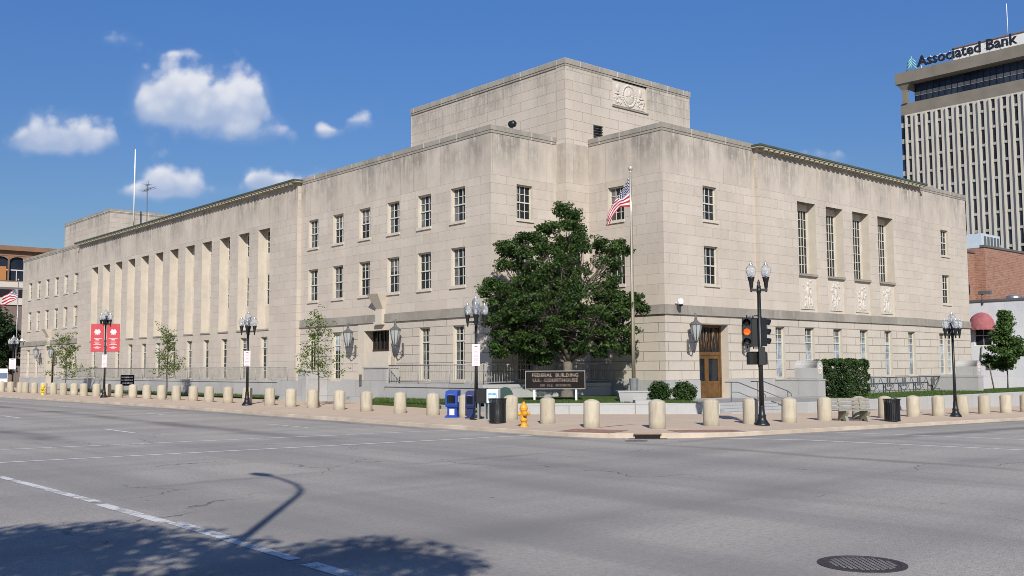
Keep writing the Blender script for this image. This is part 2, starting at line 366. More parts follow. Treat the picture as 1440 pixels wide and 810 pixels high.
def asphalt():
    t = NT('worn grey asphalt'); p = t.pos(); s_ = t.sep(p)
    fine = t.noise(p, 13, 6, 0.85); agg = t.n.new('ShaderNodeTexVoronoi'); agg.inputs['Scale'].default_value = 55; t.lk(p, agg.inputs['Vector'])
    big = t.noise(p, 0.16, 5, 0.6); mid = t.noise(p, 0.9, 5, 0.65)
    c = t.mix(t.ramp(big, 0.32, 0.68), (0.352,0.326,0.286), (0.418,0.384,0.333))
    c = t.mix(t.ramp(mid, 0.35, 0.7), c, (0.370,0.342,0.300))
    c = t.mix(t.math('MULTIPLY', t.ramp(fine, 0.45, 0.66), 0.60), c, (0.165,0.157,0.148))
    c = t.mix(t.math('MULTIPLY', t.ramp(t.noise(p, 22, 5, 0.85), 0.54, 0.72), 0.5), c, (0.52,0.50,0.465))
    # wheel-polished bands and oil lines along both streets
    lat = t.noise(t.comb(t.math('MULTIPLY', s_[0], 0.55), t.math('MULTIPLY', s_[1], 0.035), 3.0), 1.0, 3, 0.5)
    lat2 = t.noise(t.comb(t.math('MULTIPLY', s_[0], 0.045), t.math('MULTIPLY', s_[1], 0.50), 7.0), 1.0, 3, 0.5)
    c = t.mix(t.math('MULTIPLY', t.ramp(lat, 0.47, 0.66), 0.5), c, (0.185,0.177,0.167))
    c = t.mix(t.math('MULTIPLY', t.ramp(lat2, 0.46, 0.66), 0.42), c, (0.20,0.19,0.18))
    def band(coord, c0, w, gate, amt, col):
        nonlocal c
        jit = t.math('MULTIPLY', t.math('SUBTRACT', t.noise(p, 0.35, 3), 0.5), 0.9)
        d_ = t.math('ABSOLUTE', t.math('ADD', t.math('SUBTRACT', coord, c0), jit)); f_ = t.math('MULTIPLY', t.ramp(d_, w, w*0.2), gate, True)
        f_ = t.math('MULTIPLY', f_, t.ramp(t.noise(t.comb(t.math('MULTIPLY', s_[0], 0.3), t.math('MULTIPLY', s_[1], 0.3), c0), 1.0, 3), 0.35, 0.6), True); c = t.mix(t.math('MULTIPLY', f_, amt), c, col)
    gy = t.ramp(s_[1], 24.0, 31.0); gx = t.ramp(s_[0], 24.0, 31.0)
    for xx in (9.6, 15.4): band(s_[0], xx, 0.75, gy, 0.72, (0.12,0.115,0.11))
    for yy in (9.2, 15.0): band(s_[1], yy, 0.7, gx, 0.7, (0.12,0.115,0.11))
    g2 = t.math('SUBTRACT', 1.0, gx)
    band(s_[1], 15.6, 1.1, g2, 0.42, (0.16,0.153,0.146)); band(s_[1], 9.6, 1.1, g2, 0.42, (0.16,0.153,0.146)); band(s_[0], 15.2, 1.2, t.math('SUBTRACT', 1.0, gy), 0.25, (0.16,0.153,0.146)); band(s_[0], 20.6, 0.35, 1.0, 0.55, (0.14,0.13,0.12)); band(s_[1], 17.75, 0.30, 1.0, 0.5, (0.14,0.13,0.12))
    # hairline cracks
    cr_ = t.n.new('ShaderNodeTexVoronoi'); cr_.feature = 'DISTANCE_TO_EDGE'; cr_.inputs['Scale'].default_value = 0.16
    wp = t.n.new('ShaderNodeVectorMath'); wp.operation = 'MULTIPLY_ADD'; nc = t.n.new('ShaderNodeTexNoise'); nc.inputs['Scale'].default_value = 0.8; nc.inputs['Detail'].default_value = 6
    t.lk(p, nc.inputs['Vector']); t.lk(nc.outputs['Color'], wp.inputs[0]); wp.inputs[1].default_value = (2.2,2.2,0); t.lk(p, wp.inputs[2]); t.lk(wp.outputs[0], cr_.inputs['Vector'])
    line = t.math('LESS_THAN', cr_.outputs['Distance'], 0.0022)
    gatec = t.ramp(t.noise(p, 0.25, 2), 0.50, 0.58)
    c = t.mix(t.math('MULTIPLY', t.math('MULTIPLY', line, gatec), 0.65), c, (0.05,0.05,0.05))
    spots = t.n.new('ShaderNodeTexVoronoi'); spots.inputs['Scale'].default_value = 0.8; t.lk(p, spots.inputs['Vector'])
    c = t.mix(t.math('MULTIPLY', t.math('LESS_THAN', spots.outputs['Distance'], 0.035), 0.6), c, (0.06,0.06,0.06))
    t.bump(t.math('ADD', fine, t.math('MULTIPLY', agg.outputs['Distance'], 0.8)), 0.55, 0.012)
    t.set(Base_Color=c, Roughness=0.86); t.b.inputs['Specular IOR Level'].default_value = 0.3; return t.mat
M_ASPHALT = asphalt()
def paving():
    t = NT('pinkish sidewalk concrete'); p = t.pos(); s_ = t.sep(p)
    br = t.n.new('ShaderNodeTexBrick'); br.offset = 0.0; t.lk(p, br.inputs['Vector'])
    for k, v in (('Scale', 1.0), ('Mortar Size', 0.012), ('Mortar Smooth', 0.1), ('Brick Width', 1.55), ('Row Height', 1.55)): br.inputs[k].default_value = v
    br.inputs['Color1'].default_value = (0.56,0.445,0.335,1); br.inputs['Color2'].default_value = (0.52,0.41,0.305,1); br.inputs['Mortar'].default_value = (0.33,0.26,0.19,1)
    n = t.noise(p, 0.5, 5, 0.6); f_ = t.noise(p, 45, 3, 0.8)
    c = t.mix(t.ramp(n, 0.3, 0.72, 0.0, 0.4), br.outputs['Color'], (0.45,0.36,0.275))
    c = t.mix(t.math('MULTIPLY', t.ramp(f_, 0.45, 0.75), 0.35), c, (0.24,0.19,0.14))
    t.bump(f_, 0.3, 0.006); t.set(Base_Color=c, Roughness=0.9); t.b.inputs['Specular IOR Level'].default_value = 0.2; return t.mat
M_PAVING = paving()
M_KERB = plain('kerb concrete', (0.44,0.365,0.28), 0.9, var=0.25, scale=0.8)
def worn_paint(name, lo):
    t = NT(name); p = t.pos(); n = t.noise(p, 2.6, 7, 0.75); f_ = t.noise(p, 22, 4, 0.8)
    w = t.math('MULTIPLY', t.ramp(t.math('ADD', t.math('MULTIPLY', n, 1.3), t.math('MULTIPLY', f_, 0.6)), lo+0.13, lo+0.23), 0.97)
    c = t.mix(w, (0.62,0.62,0.60), (0.33,0.315,0.29)); t.set(Base_Color=c, Roughness=0.8); return t.mat
M_PAINT = worn_paint('worn road paint', 0.90); M_PAINT_CHIPPED = worn_paint('chipped road paint', 0.80); M_PAINT_FADED = worn_paint('faded road paint', 0.83)
def lawn():
    t = NT('lawn soil and turf'); p = t.pos(); n = t.noise(p, 1.6, 5, 0.6); f_ = t.noise(p, 40, 3, 0.8)
    c = t.mix(t.ramp(n, 0.3, 0.7), (0.045,0.082,0.018), (0.085,0.128,0.030)); c = t.mix(t.math('MULTIPLY', t.ramp(f_, 0.4, 0.7), 0.5), c, (0.03,0.055,0.012))
    t.bump(f_, 0.8, 0.05); t.set(Base_Color=c, Roughness=0.9); t.b.inputs['Specular IOR Level'].default_value = 0.15; return t.mat
M_LAWN = lawn()
def leaf(name, c1, c2, trans=0.25):
    t = NT(name); r = t.rand(); dn_ = t.noise(t.pos(), 0.9, 3, 0.6); c = t.mix(t.math('ADD', t.math('MULTIPLY', r, 0.6), t.math('SUBTRACT', t.math('MULTIPLY', dn_, 1.6), 0.6), True), c1, c2); t.set(Base_Color=c, Roughness=0.55); t.b.inputs['Specular IOR Level'].default_value = 0.35
    tr = t.n.new('ShaderNodeBsdfTranslucent'); t.lk(t.mix(1.0, c, (0.9,1.0,0.35), 'MULTIPLY'), tr.inputs[0])
    mx = t.n.new('ShaderNodeMixShader'); mx.inputs[0].default_value = trans; t.lk(t.b.outputs[0], mx.inputs[1]); t.lk(tr.outputs[0], mx.inputs[2])
    t.lk(mx.outputs[0], t.n['Material Output'].inputs[0]); return t.mat
M_LEAF_MAPLE = leaf('maple leaves', (0.016,0.046,0.010), (0.070,0.125,0.024))
M_LEAF_LOCUST = leaf('honey locust leaves', (0.075,0.130,0.022), (0.185,0.240,0.055), 0.38)
M_LEAF_YOUNG = leaf('young maple leaves', (0.040,0.085,0.018), (0.085,0.150,0.035))
M_LEAF_HEDGE = leaf('hedge leaves', (0.020,0.048,0.012), (0.058,0.105,0.026), 0.15)
M_LEAF_DARK = leaf('dark street tree leaves', (0.012,0.032,0.010), (0.035,0.068,0.018))
M_BARK = plain('grey bark', (0.13,0.11,0.088), 0.9, var=0.35, scale=6, bump=0.5)
M_BARK_DK = plain('dark bark', (0.085,0.07,0.055), 0.9, var=0.3, scale=6, bump=0.5)

# ------------------------------------------------------------------ ground heights
def clampv(v, a, b): return max(a, min(b, v))
def road(x, y): return 0.0045*clampv(y-30, 0, 20) - 0.0155*max(0, min(x, 90)-24)
KX, KY, KR = 21.15, 18.05, 4.0
def walk(x, y): return 0.12 + road(x, y) + 0.025*clampv(min(x-21, y-17.9), 0, 6)

def axis_list(lo, hi, dense_lo, dense_hi, step):
    v = [lo, (lo+dense_lo)*0.5]; x = dense_lo
    while x <= dense_hi+1e-6: v.append(x); x += step
    return v + [(hi+dense_hi)*0.5, hi]
g = MB(); xs = axis_list(-2500, 2500, -26, 94, 2.0); ys = axis_list(-2500, 2500, -26, 150, 2.0)
for x in xs: g.add([(x, y, road(x, y)) for y in ys])
for i in range(len(xs)-1):
    for j in range(len(ys)-1):
        a = i*len(ys)+j; b = a+len(ys); g.face((a, b, b+1, a+1), 0, True)
obj('street_surface', g, M_ASPHALT, kind='structure')

# the courthouse block's sidewalk, corner rounded, falling along both kerbs
def kerb_path(off=0.0):
    c = (KX+KR, KY+KR); r = KR-off; p = [(KX+off, 150.0)]
    y = 148.0
    while y > c[1]+0.5: p.append((KX+off, y)); y -= 2.0
    for k in range(13):
        a = pi + (pi/2)*k/12; p.append((c[0]+r*cos(a), c[1]+r*sin(a)))
    x = c[0]+2.0
    while x < 120: p.append((x, KY+off)); x += 2.0
    p.append((120.0, KY+off)); return p
KW = 0.16
sw = MB()
def grid_sheet(mb, x0, x1, y0, y1, st, fn):
    nx = max(1, round((x1-x0)/st)); ny = max(1, round((y1-y0)/st)); k = len(mb.v)
    for i in range(nx+1):
        for j in range(ny+1):
            x = x0+(x1-x0)*i/nx; y = y0+(y1-y0)*j/ny; mb.add([(x, y, fn(x, y))])
    for i in range(nx):
        for j in range(ny):
            a = k+i*(ny+1)+j; b = a+ny+1; mb.face((a, b, b+1, a+1), 0, True)
cc = (KX+KR, KY+KR)
grid_sheet(sw, KX+KW, cc[0], cc[1], 149.9, 1.3, walk); grid_sheet(sw, cc[0], 119.9, KY+KW, cc[1], 1.3, walk); grid_sheet(sw, cc[0], 119.9, cc[1], 149.9, 2.0, walk)
for k in range(16):
    a0, a1 = pi+(pi/2)*k/16, pi+(pi/2)*(k+1)/16; r = KR-KW
    p = [cc, (cc[0]+r*cos(a0), cc[1]+r*sin(a0)), (cc[0]+r*cos(a1), cc[1]+r*sin(a1))]
    b = sw.add([(x, y, walk(x, y)) for x, y in p]); sw.face((b, b+1, b+2), 0, True)
obj('sidewalk', sw, M_PAVING, kind='structure')
kb = MB(); po, pi_ = kerb_path(0.0), kerb_path(KW)
n = min(len(po), len(pi_))
prev = None
for (xo, yo), (xi, yi) in zip(po[:n], pi_[:n]):
    zt = walk(xo, yo)+0.003; b = kb.add([(xo, yo, road(xo, yo)-0.05), (xo, yo, zt-0.02), (xo+(xi-xo)*0.15, yo+(yi-yo)*0.15, zt), (xi, yi, walk(xi, yi)+0.003)])
    if prev is not None:
        for q in range(3): kb.face((prev+q, b+q, b+q+1, prev+q+1), 0, q == 1)
    prev = b
obj('kerb', kb, M_KERB, kind='structure')
# the camera's own corner: sidewalk behind the near kerbs
nc_ = MB(); nc_.cham(-60, 2.6, -60, 4.6, -0.05, 0.14, 0.03); obj('near_sidewalk', nc_, M_PAVING, kind='structure')

# painted lines
def strip(pts, w, fn=road, z=0.005):
    mb = MB(); prev = None
    P = [Vector((x, y, 0)) for x, y in pts]; out = []
    for a, b in zip(P[:-1], P[1:]):
        n = max(1, int((b-a).length/1.0))
        out += [a+(b-a)*i/n for i in range(n)]
    out.append(P[-1])
    for i, p in enumerate(out):
        d = (out[min(i+1,len(out)-1)]-out[max(i-1,0)]).normalized(); s_ = Vector((-d.y, d.x, 0))*w/2
        b = mb.add([(p.x+s_.x, p.y+s_.y, fn(p.x,p.y)+z), (p.x-s_.x, p.y-s_.y, fn(p.x,p.y)+z)])
        if prev is not None: mb.face((prev, prev+1, b+1, b), 0)
        prev = b
    return mb
obj('crosswalk_line', strip([(3.0,25.15),(20.9,22.7)], 0.15), M_PAINT, kind='structure')
obj('crosswalk_line', strip([(3.0,29.4),(20.9,26.5)], 0.15), M_PAINT_FADED, kind='structure')
rl = random.Random(12); yq = 29.5; prevx = 0.0
while yq > 5.6:                                           # the near line survives in shifted, chipped pieces
    Lq = rl.uniform(0.7, 2.6); y2 = max(5.4, yq-Lq); xo = rl.uniform(-0.05, 0.05)
    lx = lambda y: 5.35+0.27*max(0, min(1, (30-y)/15.5)) - (0.17*max(0, (14.5-y)/8.3)) + xo
    obj('crosswalk_line', strip([(lx(yq), yq), (lx(y2), y2)], rl.uniform(0.15, 0.24)), M_PAINT_CHIPPED, kind='structure'); yq = y2-rl.choice((0.03, 0.06, 0.12, 0.30))
obj('crosswalk_line', strip([(23.7,17.9),(24.9,15.8),(26.6,5.2)], 0.14), M_PAINT, kind='structure')
obj('crosswalk_line', strip([(29.4,17.7),(31.6,5.2)], 0.14), M_PAINT_FADED, kind='structure')
for x, ya, yb in ((12.5,35.6,32.9),(12.5,48.3,45.7),(12.5,60.6,58.0),(12.5,73,70.4),(12.5,85.4,82.8)):
    obj('lane_line', strip([(x,ya),(x,yb)], 0.13), M_PAINT, kind='structure')
for ya, yb in ((34.4,31.3),(46.3,43.7),(58.3,55.8),(70.4,67.8),(82.4,79.8),(94.4,91.8)):
    obj('lane_line', strip([(18.0,ya),(18.0,yb)], 0.11), M_PAINT_FADED, kind='structure')
for xa, xb in ((35,38),(47,50),(59,62)):
    obj('lane_line', strip([(xa,12.2),(xb,12.2)], 0.12), M_PAINT, kind='structure')

# brick-red kerb ramps at the corner
rp = plain('red brick pavers', (0.27,0.15,0.115), 0.9, var=0.25, scale=5)
for (x, y, a, w, l) in ((21.95,21.25,radians(100),1.9,1.05),(24.4,18.85,radians(160),2.3,0.75)):
    mb = MB(); d = Vector((cos(a), sin(a))); e = Vector((-d.y, d.x)); k = []
    for i in range(4):
        for j in range(3):
            p = Vector((x,y))+d*(i/3-0.5)*w+e*(j/2-0.5)*l; mb.add([(p.x, p.y, walk(p.x,p.y)+0.006)])
    for i in range(3):
        for j in range(2): mb.face((i*3+j, (i+1)*3+j, (i+1)*3+j+1, i*3+j+1), 0)
    obj('kerb_ramp', mb, rp, kind='structure')

# ------------------------------------------------------------------ facade helpers
def PF(ax, plane, u, d, z): return (plane+d, u, z) if ax == 'x' else (u, plane+d, z)
def facade(mb, ax, plane, u0, u1, zones, holes, trim, soffit=None):
    us = sorted(set([u0, u1]+[h[0] for h in holes]+[h[1] for h in holes])); us = [u for u in us if u0-1e-6 <= u <= u1+1e-6]
    zs = sorted(set([zn[0] for zn in zones]+[zn[1] for zn in zones]+[h[2] for h in holes]+[h[3] for h in holes]))
    zmin, zmax = zones[0][0], zones[-1][1]; zs = [z for z in zs if zmin-1e-6 <= z <= zmax+1e-6]
    for a, b in zip(us[:-1], us[1:]):
        for c, d in zip(zs[:-1], zs[1:]):
            um, zm = (a+b)/2, (c+d)/2
            if any(h[0] < um < h[1] and h[2] < zm < h[3] for h in holes): continue
            mi = [zn[2] for zn in zones if zn[0] <= zm <= zn[1]][0]
            mb.quad(PF(ax,plane,a,0,c), PF(ax,plane,b,0,c), PF(ax,plane,b,0,d), PF(ax,plane,a,0,d), mi)
    for h in holes:
        a, b, c, d, dp = h[:5]
        for (p, q, r, s_) in (((a,0,c),(a,dp,c),(a,dp,d),(a,0,d)), ((b,0,c),(b,dp,c),(b,dp,d),(b,0,d)), ((a,0,d),(b,0,d),(b,dp,d),(a,dp,d)), ((a,0,c),(b,0,c),(b,dp,c),(a,dp,c))):
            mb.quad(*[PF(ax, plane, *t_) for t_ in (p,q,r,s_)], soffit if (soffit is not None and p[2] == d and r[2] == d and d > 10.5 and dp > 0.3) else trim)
def fbox(mb, ax, plane, u0, u1, d0, d1, z0, z1, mi=None):
    if ax == 'x': mb.box(plane+d0, plane+d1, u0, u1, z0, z1, mi)
    else: mb.box(u0, u1, plane+d0, plane+d1, z0, z1, mi)
def window(parent, ax, plane, u0, u1, z0, z1, d=0.16, cols=3, rt_=2, rb=2, pane='dark', sill=True, meet=0.5, bw=0.055):
    fr = MB(); t0, t1 = d, d+0.07
    fbox(fr, ax, plane, u0, u0+bw, t0, t1, z0, z1); fbox(fr, ax, plane, u1-bw, u1, t0, t1, z0, z1)
    fbox(fr, ax, plane, u0+bw, u1-bw, t0, t1, z1-bw, z1); fbox(fr, ax, plane, u0+bw, u1-bw, t0, t1, z0, z0+bw)
    zm = z0+(z1-z0)*meet
    segs = [(zm+0.03, z1-bw, rt_, 0.022)]
    if rb: fbox(fr, ax, plane, u0+bw, u1-bw, t0-0.01, t1-0.005, zm-0.03, zm+0.03); segs.append((z0+bw, zm-0.03, rb, 0.038))
    else: segs = [(z0+bw, z1-bw, rt_, 0.022)]
    ua, ub = u0+bw, u1-bw
    for (za, zb, rws, dd) in segs:
        for k in range(1, cols):
            uc = ua+(ub-ua)*k/cols; fbox(fr, ax, plane, uc-0.015, uc+0.015, t0+dd-0.012, t0+dd+0.02, za, zb)
        for k in range(1, rws):
            zc = za+(zb-za)*k/rws
            for q in range(cols):
                q0, q1 = ua+(ub-ua)*q/cols+0.0155, ua+(ub-ua)*(q+1)/cols-0.0155
                fbox(fr, ax, plane, q0, q1, t0+dd-0.010, t0+dd+0.018, zc-0.014, zc+0.014)
    w = obj('window', fr, M_FRAME, parent)
    pn = MB(); dg = d+0.045
    mats = [M_GLASS, M_CURTAIN, M_GLASS_BLIND]
    def pq(a, b, c, e, mi): pn.quad(PF(ax,plane,a,dg,c), PF(ax,plane,b,dg,c), PF(ax,plane,b,dg,e), PF(ax,plane,a,dg,e), mi)
    if pane == 'dark':
        r = random.random(); wd = ub-ua
        if r < 0.45:
            s0 = ub-wd*random.uniform(0.25,0.4) if ax == 'x' else ua+wd*random.uniform(0.2,0.35)
            if ax == 'x': pq(ua, s0, z0, z1, 0); pq(s0, ub, z0, z1, 1)
            else: pq(ua, s0, z0, z1, 1); pq(s0, ub, z0, z1, 0)
        elif r < 0.75:
            zb = z0+(z1-z0)*random.uniform(0.45,0.85); pq(ua, ub, z0, zb, 0); pq(ua, ub, zb, z1, 1)
        elif r < 0.88:
            zb = z0+(z1-z0)*random.uniform(0.55,0.9); pq(ua, ub, z0, zb, 0); pq(ua, ub, zb, z1, 2)
        else: pq(ua, ub, z0, z1, 0)
    elif pane == 'pale':
        zb = z0+(z1-z0)*random.uniform(0.74,0.80); pq(ua, ub, z0, zb, 2); pq(ua, ub, zb, z1, 1)
    else: pq(ua, ub, z0, z1, 0)
    obj('pane', pn, mats, w)
    if sill:
        sl = MB(); fbox(sl, ax, plane, u0-0.06, u1+0.06, -0.07, d, z0-0.13, z0+0.0); obj('sill', sl, M_TRIM, w)
    return w

# ------------------------------------------------------------------ courthouse
X0, Y0 = 30.05, 30.0            # the two street fronts
XA, YA = 35.9, 35.53            # inner faces of the stepped corner
FX, FY = 29.79, 29.76           # the slightly projecting middle fronts
TX, TY, TX1, TY1 = 34.3, 34.8, 44.1, 47.9
LE, RE = 110.35, 67.5
Z_G, Z_B0, Z_B1, Z_A, Z_P = 1.44, 4.57, 4.96, 11.18, 13.55
ct = wthing('courthouse', 'long limestone courthouse with stepped corner tower filling the block behind the bollards', 'building', (36, 36, 0.4))
SM = [STONE['ashlar'], STONE['attic'], STONE['base'], STONE['granite'], M_TRIM, STONE['tower'], plain('shade-darkened stone soffit', (0.20,0.175,0.145), 0.9, var=0.2)]  # last material paints deeper shade into the ceilings of the tall recesses
ZB = [(-1.2, Z_G, 3), (Z_G, Z_B0, 2), (Z_B0, Z_A, 0), (Z_A, Z_P-0.36, 1)]
walls = MB(); windows = []          # windows: (ax, plane, u0, u1, z0, z1, kw)
W1, W2, WG = (9.22, 10.89), (6.06, 7.93), (1.47, 4.11)
def win_row(ax, plane, lst, zz, holes, d=0.16, **kw):
    for a, b in lst:
        holes.append((a, b, zz[0], zz[1], d+0.075)); windows.append((ax, plane, a, b, zz[0], zz[1], dict(d=d, **kw)))
# near wing of the left front
hl = []; ul = [(51.28-2.758*k, 52.40-2.758*k) for k in range(6)]
win_row('x', X0, ul, W1, hl); win_row('x', X0, ul, W2, hl)
win_row('x', X0, [(37.55,38.45),(40.33,41.20),(48.72,49.60),(51.45,52.35)], (1.47,4.12), hl, cols=3, rt_=2, rb=4, meet=0.72)
hl.append((43.89, 46.28, 0.55, 4.10, 0.70))
facade(walls, 'x', X0, YA, 53.3, ZB, hl, 4)
# far wing, mirrored about the middle of the front
MY = (53.3+92.4)/2
hf = []; uf = [(2*MY-b, 2*MY-a) for a, b in ul]
win_row('x', X0, uf, W1, hf); win_row('x', X0, uf, W2, hf)
win_row('x', X0, [(2*MY-b, 2*MY-a) for a, b in [(37.55,38.45),(40.33,41.20),(48.72,49.60),(51.45,52.35)]], (1.47,4.12), hf, cols=3, rt_=2, rb=4, meet=0.72)
hf.append((2*MY-46.28, 2*MY-43.89, 0.55, 4.10, 0.70))
facade(walls, 'x', X0, 92.4, LE, ZB, hf, 4)
# middle front with twelve tall recesses
hm = []; ZC = 11.12+2.06
recL = [(56.73+2.795*k, 58.27+2.795*k) for k in range(12)]
for a, b in recL: hm.append((a, b, 4.57, 10.93, 0.56))
win_row('x', FX, [(a+0.16, b-0.5+0.0) for a, b in recL], (1.47, 4.10), hm, d=0.16, cols=2, rt_=2, rb=4, meet=0.74)
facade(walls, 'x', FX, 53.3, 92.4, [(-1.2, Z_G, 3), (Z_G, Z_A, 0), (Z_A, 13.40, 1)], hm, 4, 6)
for a, b in recL:
    hb = []; wa, wb = a+0.02, b-0.10
    for zz in ((9.45, 10.92), (6.15, 8.15)): hb.append((wa, wb, zz[0], zz[1], 0.10)); windows.append(('x', FX+0.56, wa, wb, zz[0], zz[1], dict(d=0.02, cols=3, rt_=2, rb=2, sill=False, pane='plain')))
    facade(walls, 'x', FX+0.56, a, b, [(4.57, 10.93, 4)], hb, 4)
for y, s_ in ((53.3, 1), (92.4, -1)): walls.quad((FX,y,-1.2),(X0,y,-1.2),(X0,y,13.40),(FX,y,13.40), 0)
# right front: near wing, middle front with four tall windows, end wing
hr = []
for zz in (W1, W2): win_row('y', Y0, [(38.9, 40.0)], zz, hr)
hr.append((38.37, 40.69, 0.53, 4.10, 0.53))
facade(walls, 'y', Y0, XA, 43.2, ZB, hr, 4)
hq = []; recR = [(46.73,48.51),(49.57,51.34),(52.38,54.19),(55.22,57.06)]
for a, b in recR: hq.append((a, b, 7.02, 10.92, 0.50)); hq.append((a, b, 4.96, 6.90, 0.10))
gwR = [(44.40,45.25),(47.14,48.04),(49.97,50.87),(52.79,53.69),(55.58,56.44),(58.44,59.33)]
win_row('y', FY, gwR, (1.47, 4.11), hq, d=0.16, cols=2, rt_=2, rb=4, meet=0.70, pane='pale')
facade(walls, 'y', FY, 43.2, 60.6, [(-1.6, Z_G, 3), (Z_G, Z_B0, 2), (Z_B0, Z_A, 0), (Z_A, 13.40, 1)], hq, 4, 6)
for a, b in recR:
    hb = []; wa, wb = a+0.05, b-0.05
    hb.append((wa, wb, 7.06, 10.62, 0.12)); windows.append(('y', FY+0.50, wa, wb, 7.06, 10.62, dict(d=0.04, cols=6, rt_=7, rb=0, sill=False, pane='plain', bw=0.05)))
    facade(walls, 'y', FY+0.50, a, b, [(7.02, 10.92, 4)], hb, 4); walls.quad((a,FY+0.10,4.96),(b,FY+0.10,4.96),(b,FY+0.10,6.90),(a,FY+0.10,6.90), 4)
for x in (43.2, 60.6): walls.quad((x,FY,-1.6),(x,Y0,-1.6),(x,Y0,13.40),(x,FY,13.40), 0)
he = []
for zz in (W1, W2): win_row('y', Y0, [(63.72, 64.78)], zz, he)
win_row('y', Y0, [(63.0,63.9),(64.02,64.92)], (1.47,4.11), he, cols=2, rt_=2, rb=4, meet=0.72, pane='pale', sill=False)
facade(walls, 'y', Y0, 60.6, RE, [(-1.8, Z_G, 3), (Z_G, Z_B0, 2), (Z_B0, Z_A, 0), (Z_A, Z_P-0.36, 1)], he, 4)
# stepped corner
hn = []
for zz in (W1, (6.06,7.80)): win_row('y', YA, [(31.67, 32.70)], zz, hn)
win_row('y', YA, [(31.67, 32.70)], (1.47,4.11), hn, cols=3, rt_=2, rb=4, meet=0.72)
facade(walls, 'y', YA, X0, TX, ZB, hn, 4)
ho = []
for zz in (W1, W2): win_row('x', XA, [(32.45, 33.49)], zz, ho)
facade(walls, 'x', XA, Y0, TY, ZB, ho, 4)
# tower that rises out of the corner; quoin strip at its edge
zt = [(-1.2, Z_G, 3), (Z_G, Z_B0, 2), (Z_B0, Z_A, 0), (Z_A, Z_P-0.36, 1), (Z_P-0.36, 17.10, 5)]
ht = [(37.75, 40.48, 15.68, 17.10, 0.12), (36.28, 37.0, 13.72, 14.40, 0.15)]
facade(walls, 'y', TY, TX, TX1, zt, ht, 4)
facade(walls, 'x', TX+0.03, TY+0.62, TY1, [(12.6, 17.10, 5)], [], 4)
facade(walls, 'x', TX, TY, TY+0.62, zt, [], 4)
walls.quad((TX,TY+0.62,12),(TX+0.03,TY+0.62,12),(TX+0.03,TY+0.62,17.1),(TX,TY+0.62,17.1),5); walls.quad((TX,TY+0.62,0),(TX,YA,0),(TX,YA,13.3),(TX,TY+0.62,13.3),0)
facade(walls, 'x', TX1, TY, TY1, [(12.6, 17.10, 5)], [], 4); facade(walls, 'y', TY1, TX, TX1, [(12.6, 17.10, 5)], [], 4)
walls.quad((37.75,TY+0.12,15.68),(40.48,TY+0.12,15.68),(40.48,TY+0.12,17.1),(37.75,TY+0.12,17.1),4)
# matching penthouse over the far wing
for ax, pl, a, b in (('x',34.3,97.9,111.2),('y',97.9,34.3,46.0),('x',46.0,97.9,111.2),('y',111.2,34.3,46.0)): facade(walls, ax, pl, a, b, [(12.6, 17.35, 5)], [], 4)
# ends and back
facade(walls, 'y', LE, X0, 48, ZB, [], 4); facade(walls, 'x', RE, Y0, 48, [(-1.8, Z_G, 3), (Z_G, Z_B0, 2), (Z_B0, Z_A, 0), (Z_A, Z_P-0.36, 1)], [], 4)
facade(walls, 'x', 48, 48, LE, [(-1.2, 13.2, 0)], [], 4); facade(walls, 'y', 48, 48, RE, [(-1.8, 13.2, 0)], [], 4)
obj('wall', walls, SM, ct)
rf = MB()
rf.quad((X0+.3,YA+.3,13.0),(48,YA+.3,13.0),(48,LE-.3,13.0),(X0+.3,LE-.3,13.0)); rf.quad((XA+.3,Y0+.3,13.01),(RE-.3,Y0+.3,13.01),(RE-.3,48,13.01),(XA+.3,48,13.01))
rf.quad((TX+.2,TY+.2,17.2),(TX1-.2,TY+.2,17.2),(TX1-.2,TY1-.2,17.2),(TX+.2,TY1-.2,17.2)); rf.quad((34.5,98.1,17.4),(45.8,98.1,17.4),(45.8,111,17.4),(34.5,111,17.4))
obj('roof', rf, M_ROOF, ct)
for (ax, pl, a, b, c, d, kw) in windows: window(ct, ax, pl, a, b, c, d, **kw)

# copings
c0, c1 = Z_P-0.36, Z_P
def coping_group(boxes, zj0, zj1, inset, spec):
    cp = MB()
    for z0, z1, pr in spec:
        for f_ in boxes: cp.box(*f_(pr), z0, z1, 0)
    for f_ in boxes: cp.box(*f_(-inset), zj0, zj1, 1)
    obj('coping', cp, [STONE['coping'], M_TRIM], ct)
SP = ((c0, c0+0.10, 0.03), (c0+0.13, c1, 0.05))
coping_group([lambda p: (X0-p, X0+0.45, YA-p, 53.25), lambda p: (X0+0.452, TX-0.01, YA-p, YA+0.45)], c0+0.101, c0+0.129, 0.0, SP)
coping_group([lambda p: (XA-p, XA+0.45, Y0-p, TY-0.01), lambda p: (XA+0.452, 43.15, Y0-p, Y0+0.45)], c0+0.101, c0+0.129, 0.0, SP)
coping_group([lambda p: (60.65, RE+p, Y0-p, Y0+0.45), lambda p: (RE-0.45, RE+p, Y0+0.452, 48)], c0+0.101, c0+0.129, 0.0, SP)
coping_group([lambda p: (X0-p, X0+0.45, 92.45, LE+p), lambda p: (X0+0.452, 48, LE-0.45, LE+p)], c0+0.101, c0+0.129, 0.0, SP)
for (q0, q1, b0, b1, zb) in ((TX, TX1, TY, TY1, 17.10), (34.3, 46.0, 97.9, 111.2, 17.35)):
    coping_group([lambda p: (q0-p, q1+p, b0-p, b0+0.4), lambda p: (q0-p, q1+p, b1-0.4, b1+p), lambda p: (q0-p, q0+0.4, b0+0.402, b1-0.402), lambda p: (q1-0.4, q1+p, b0+0.402, b1-0.402)], zb+0.091, zb+0.109, 0.0, ((zb, zb+0.09, 0.02), (zb+0.11, zb+0.38, 0.05)))
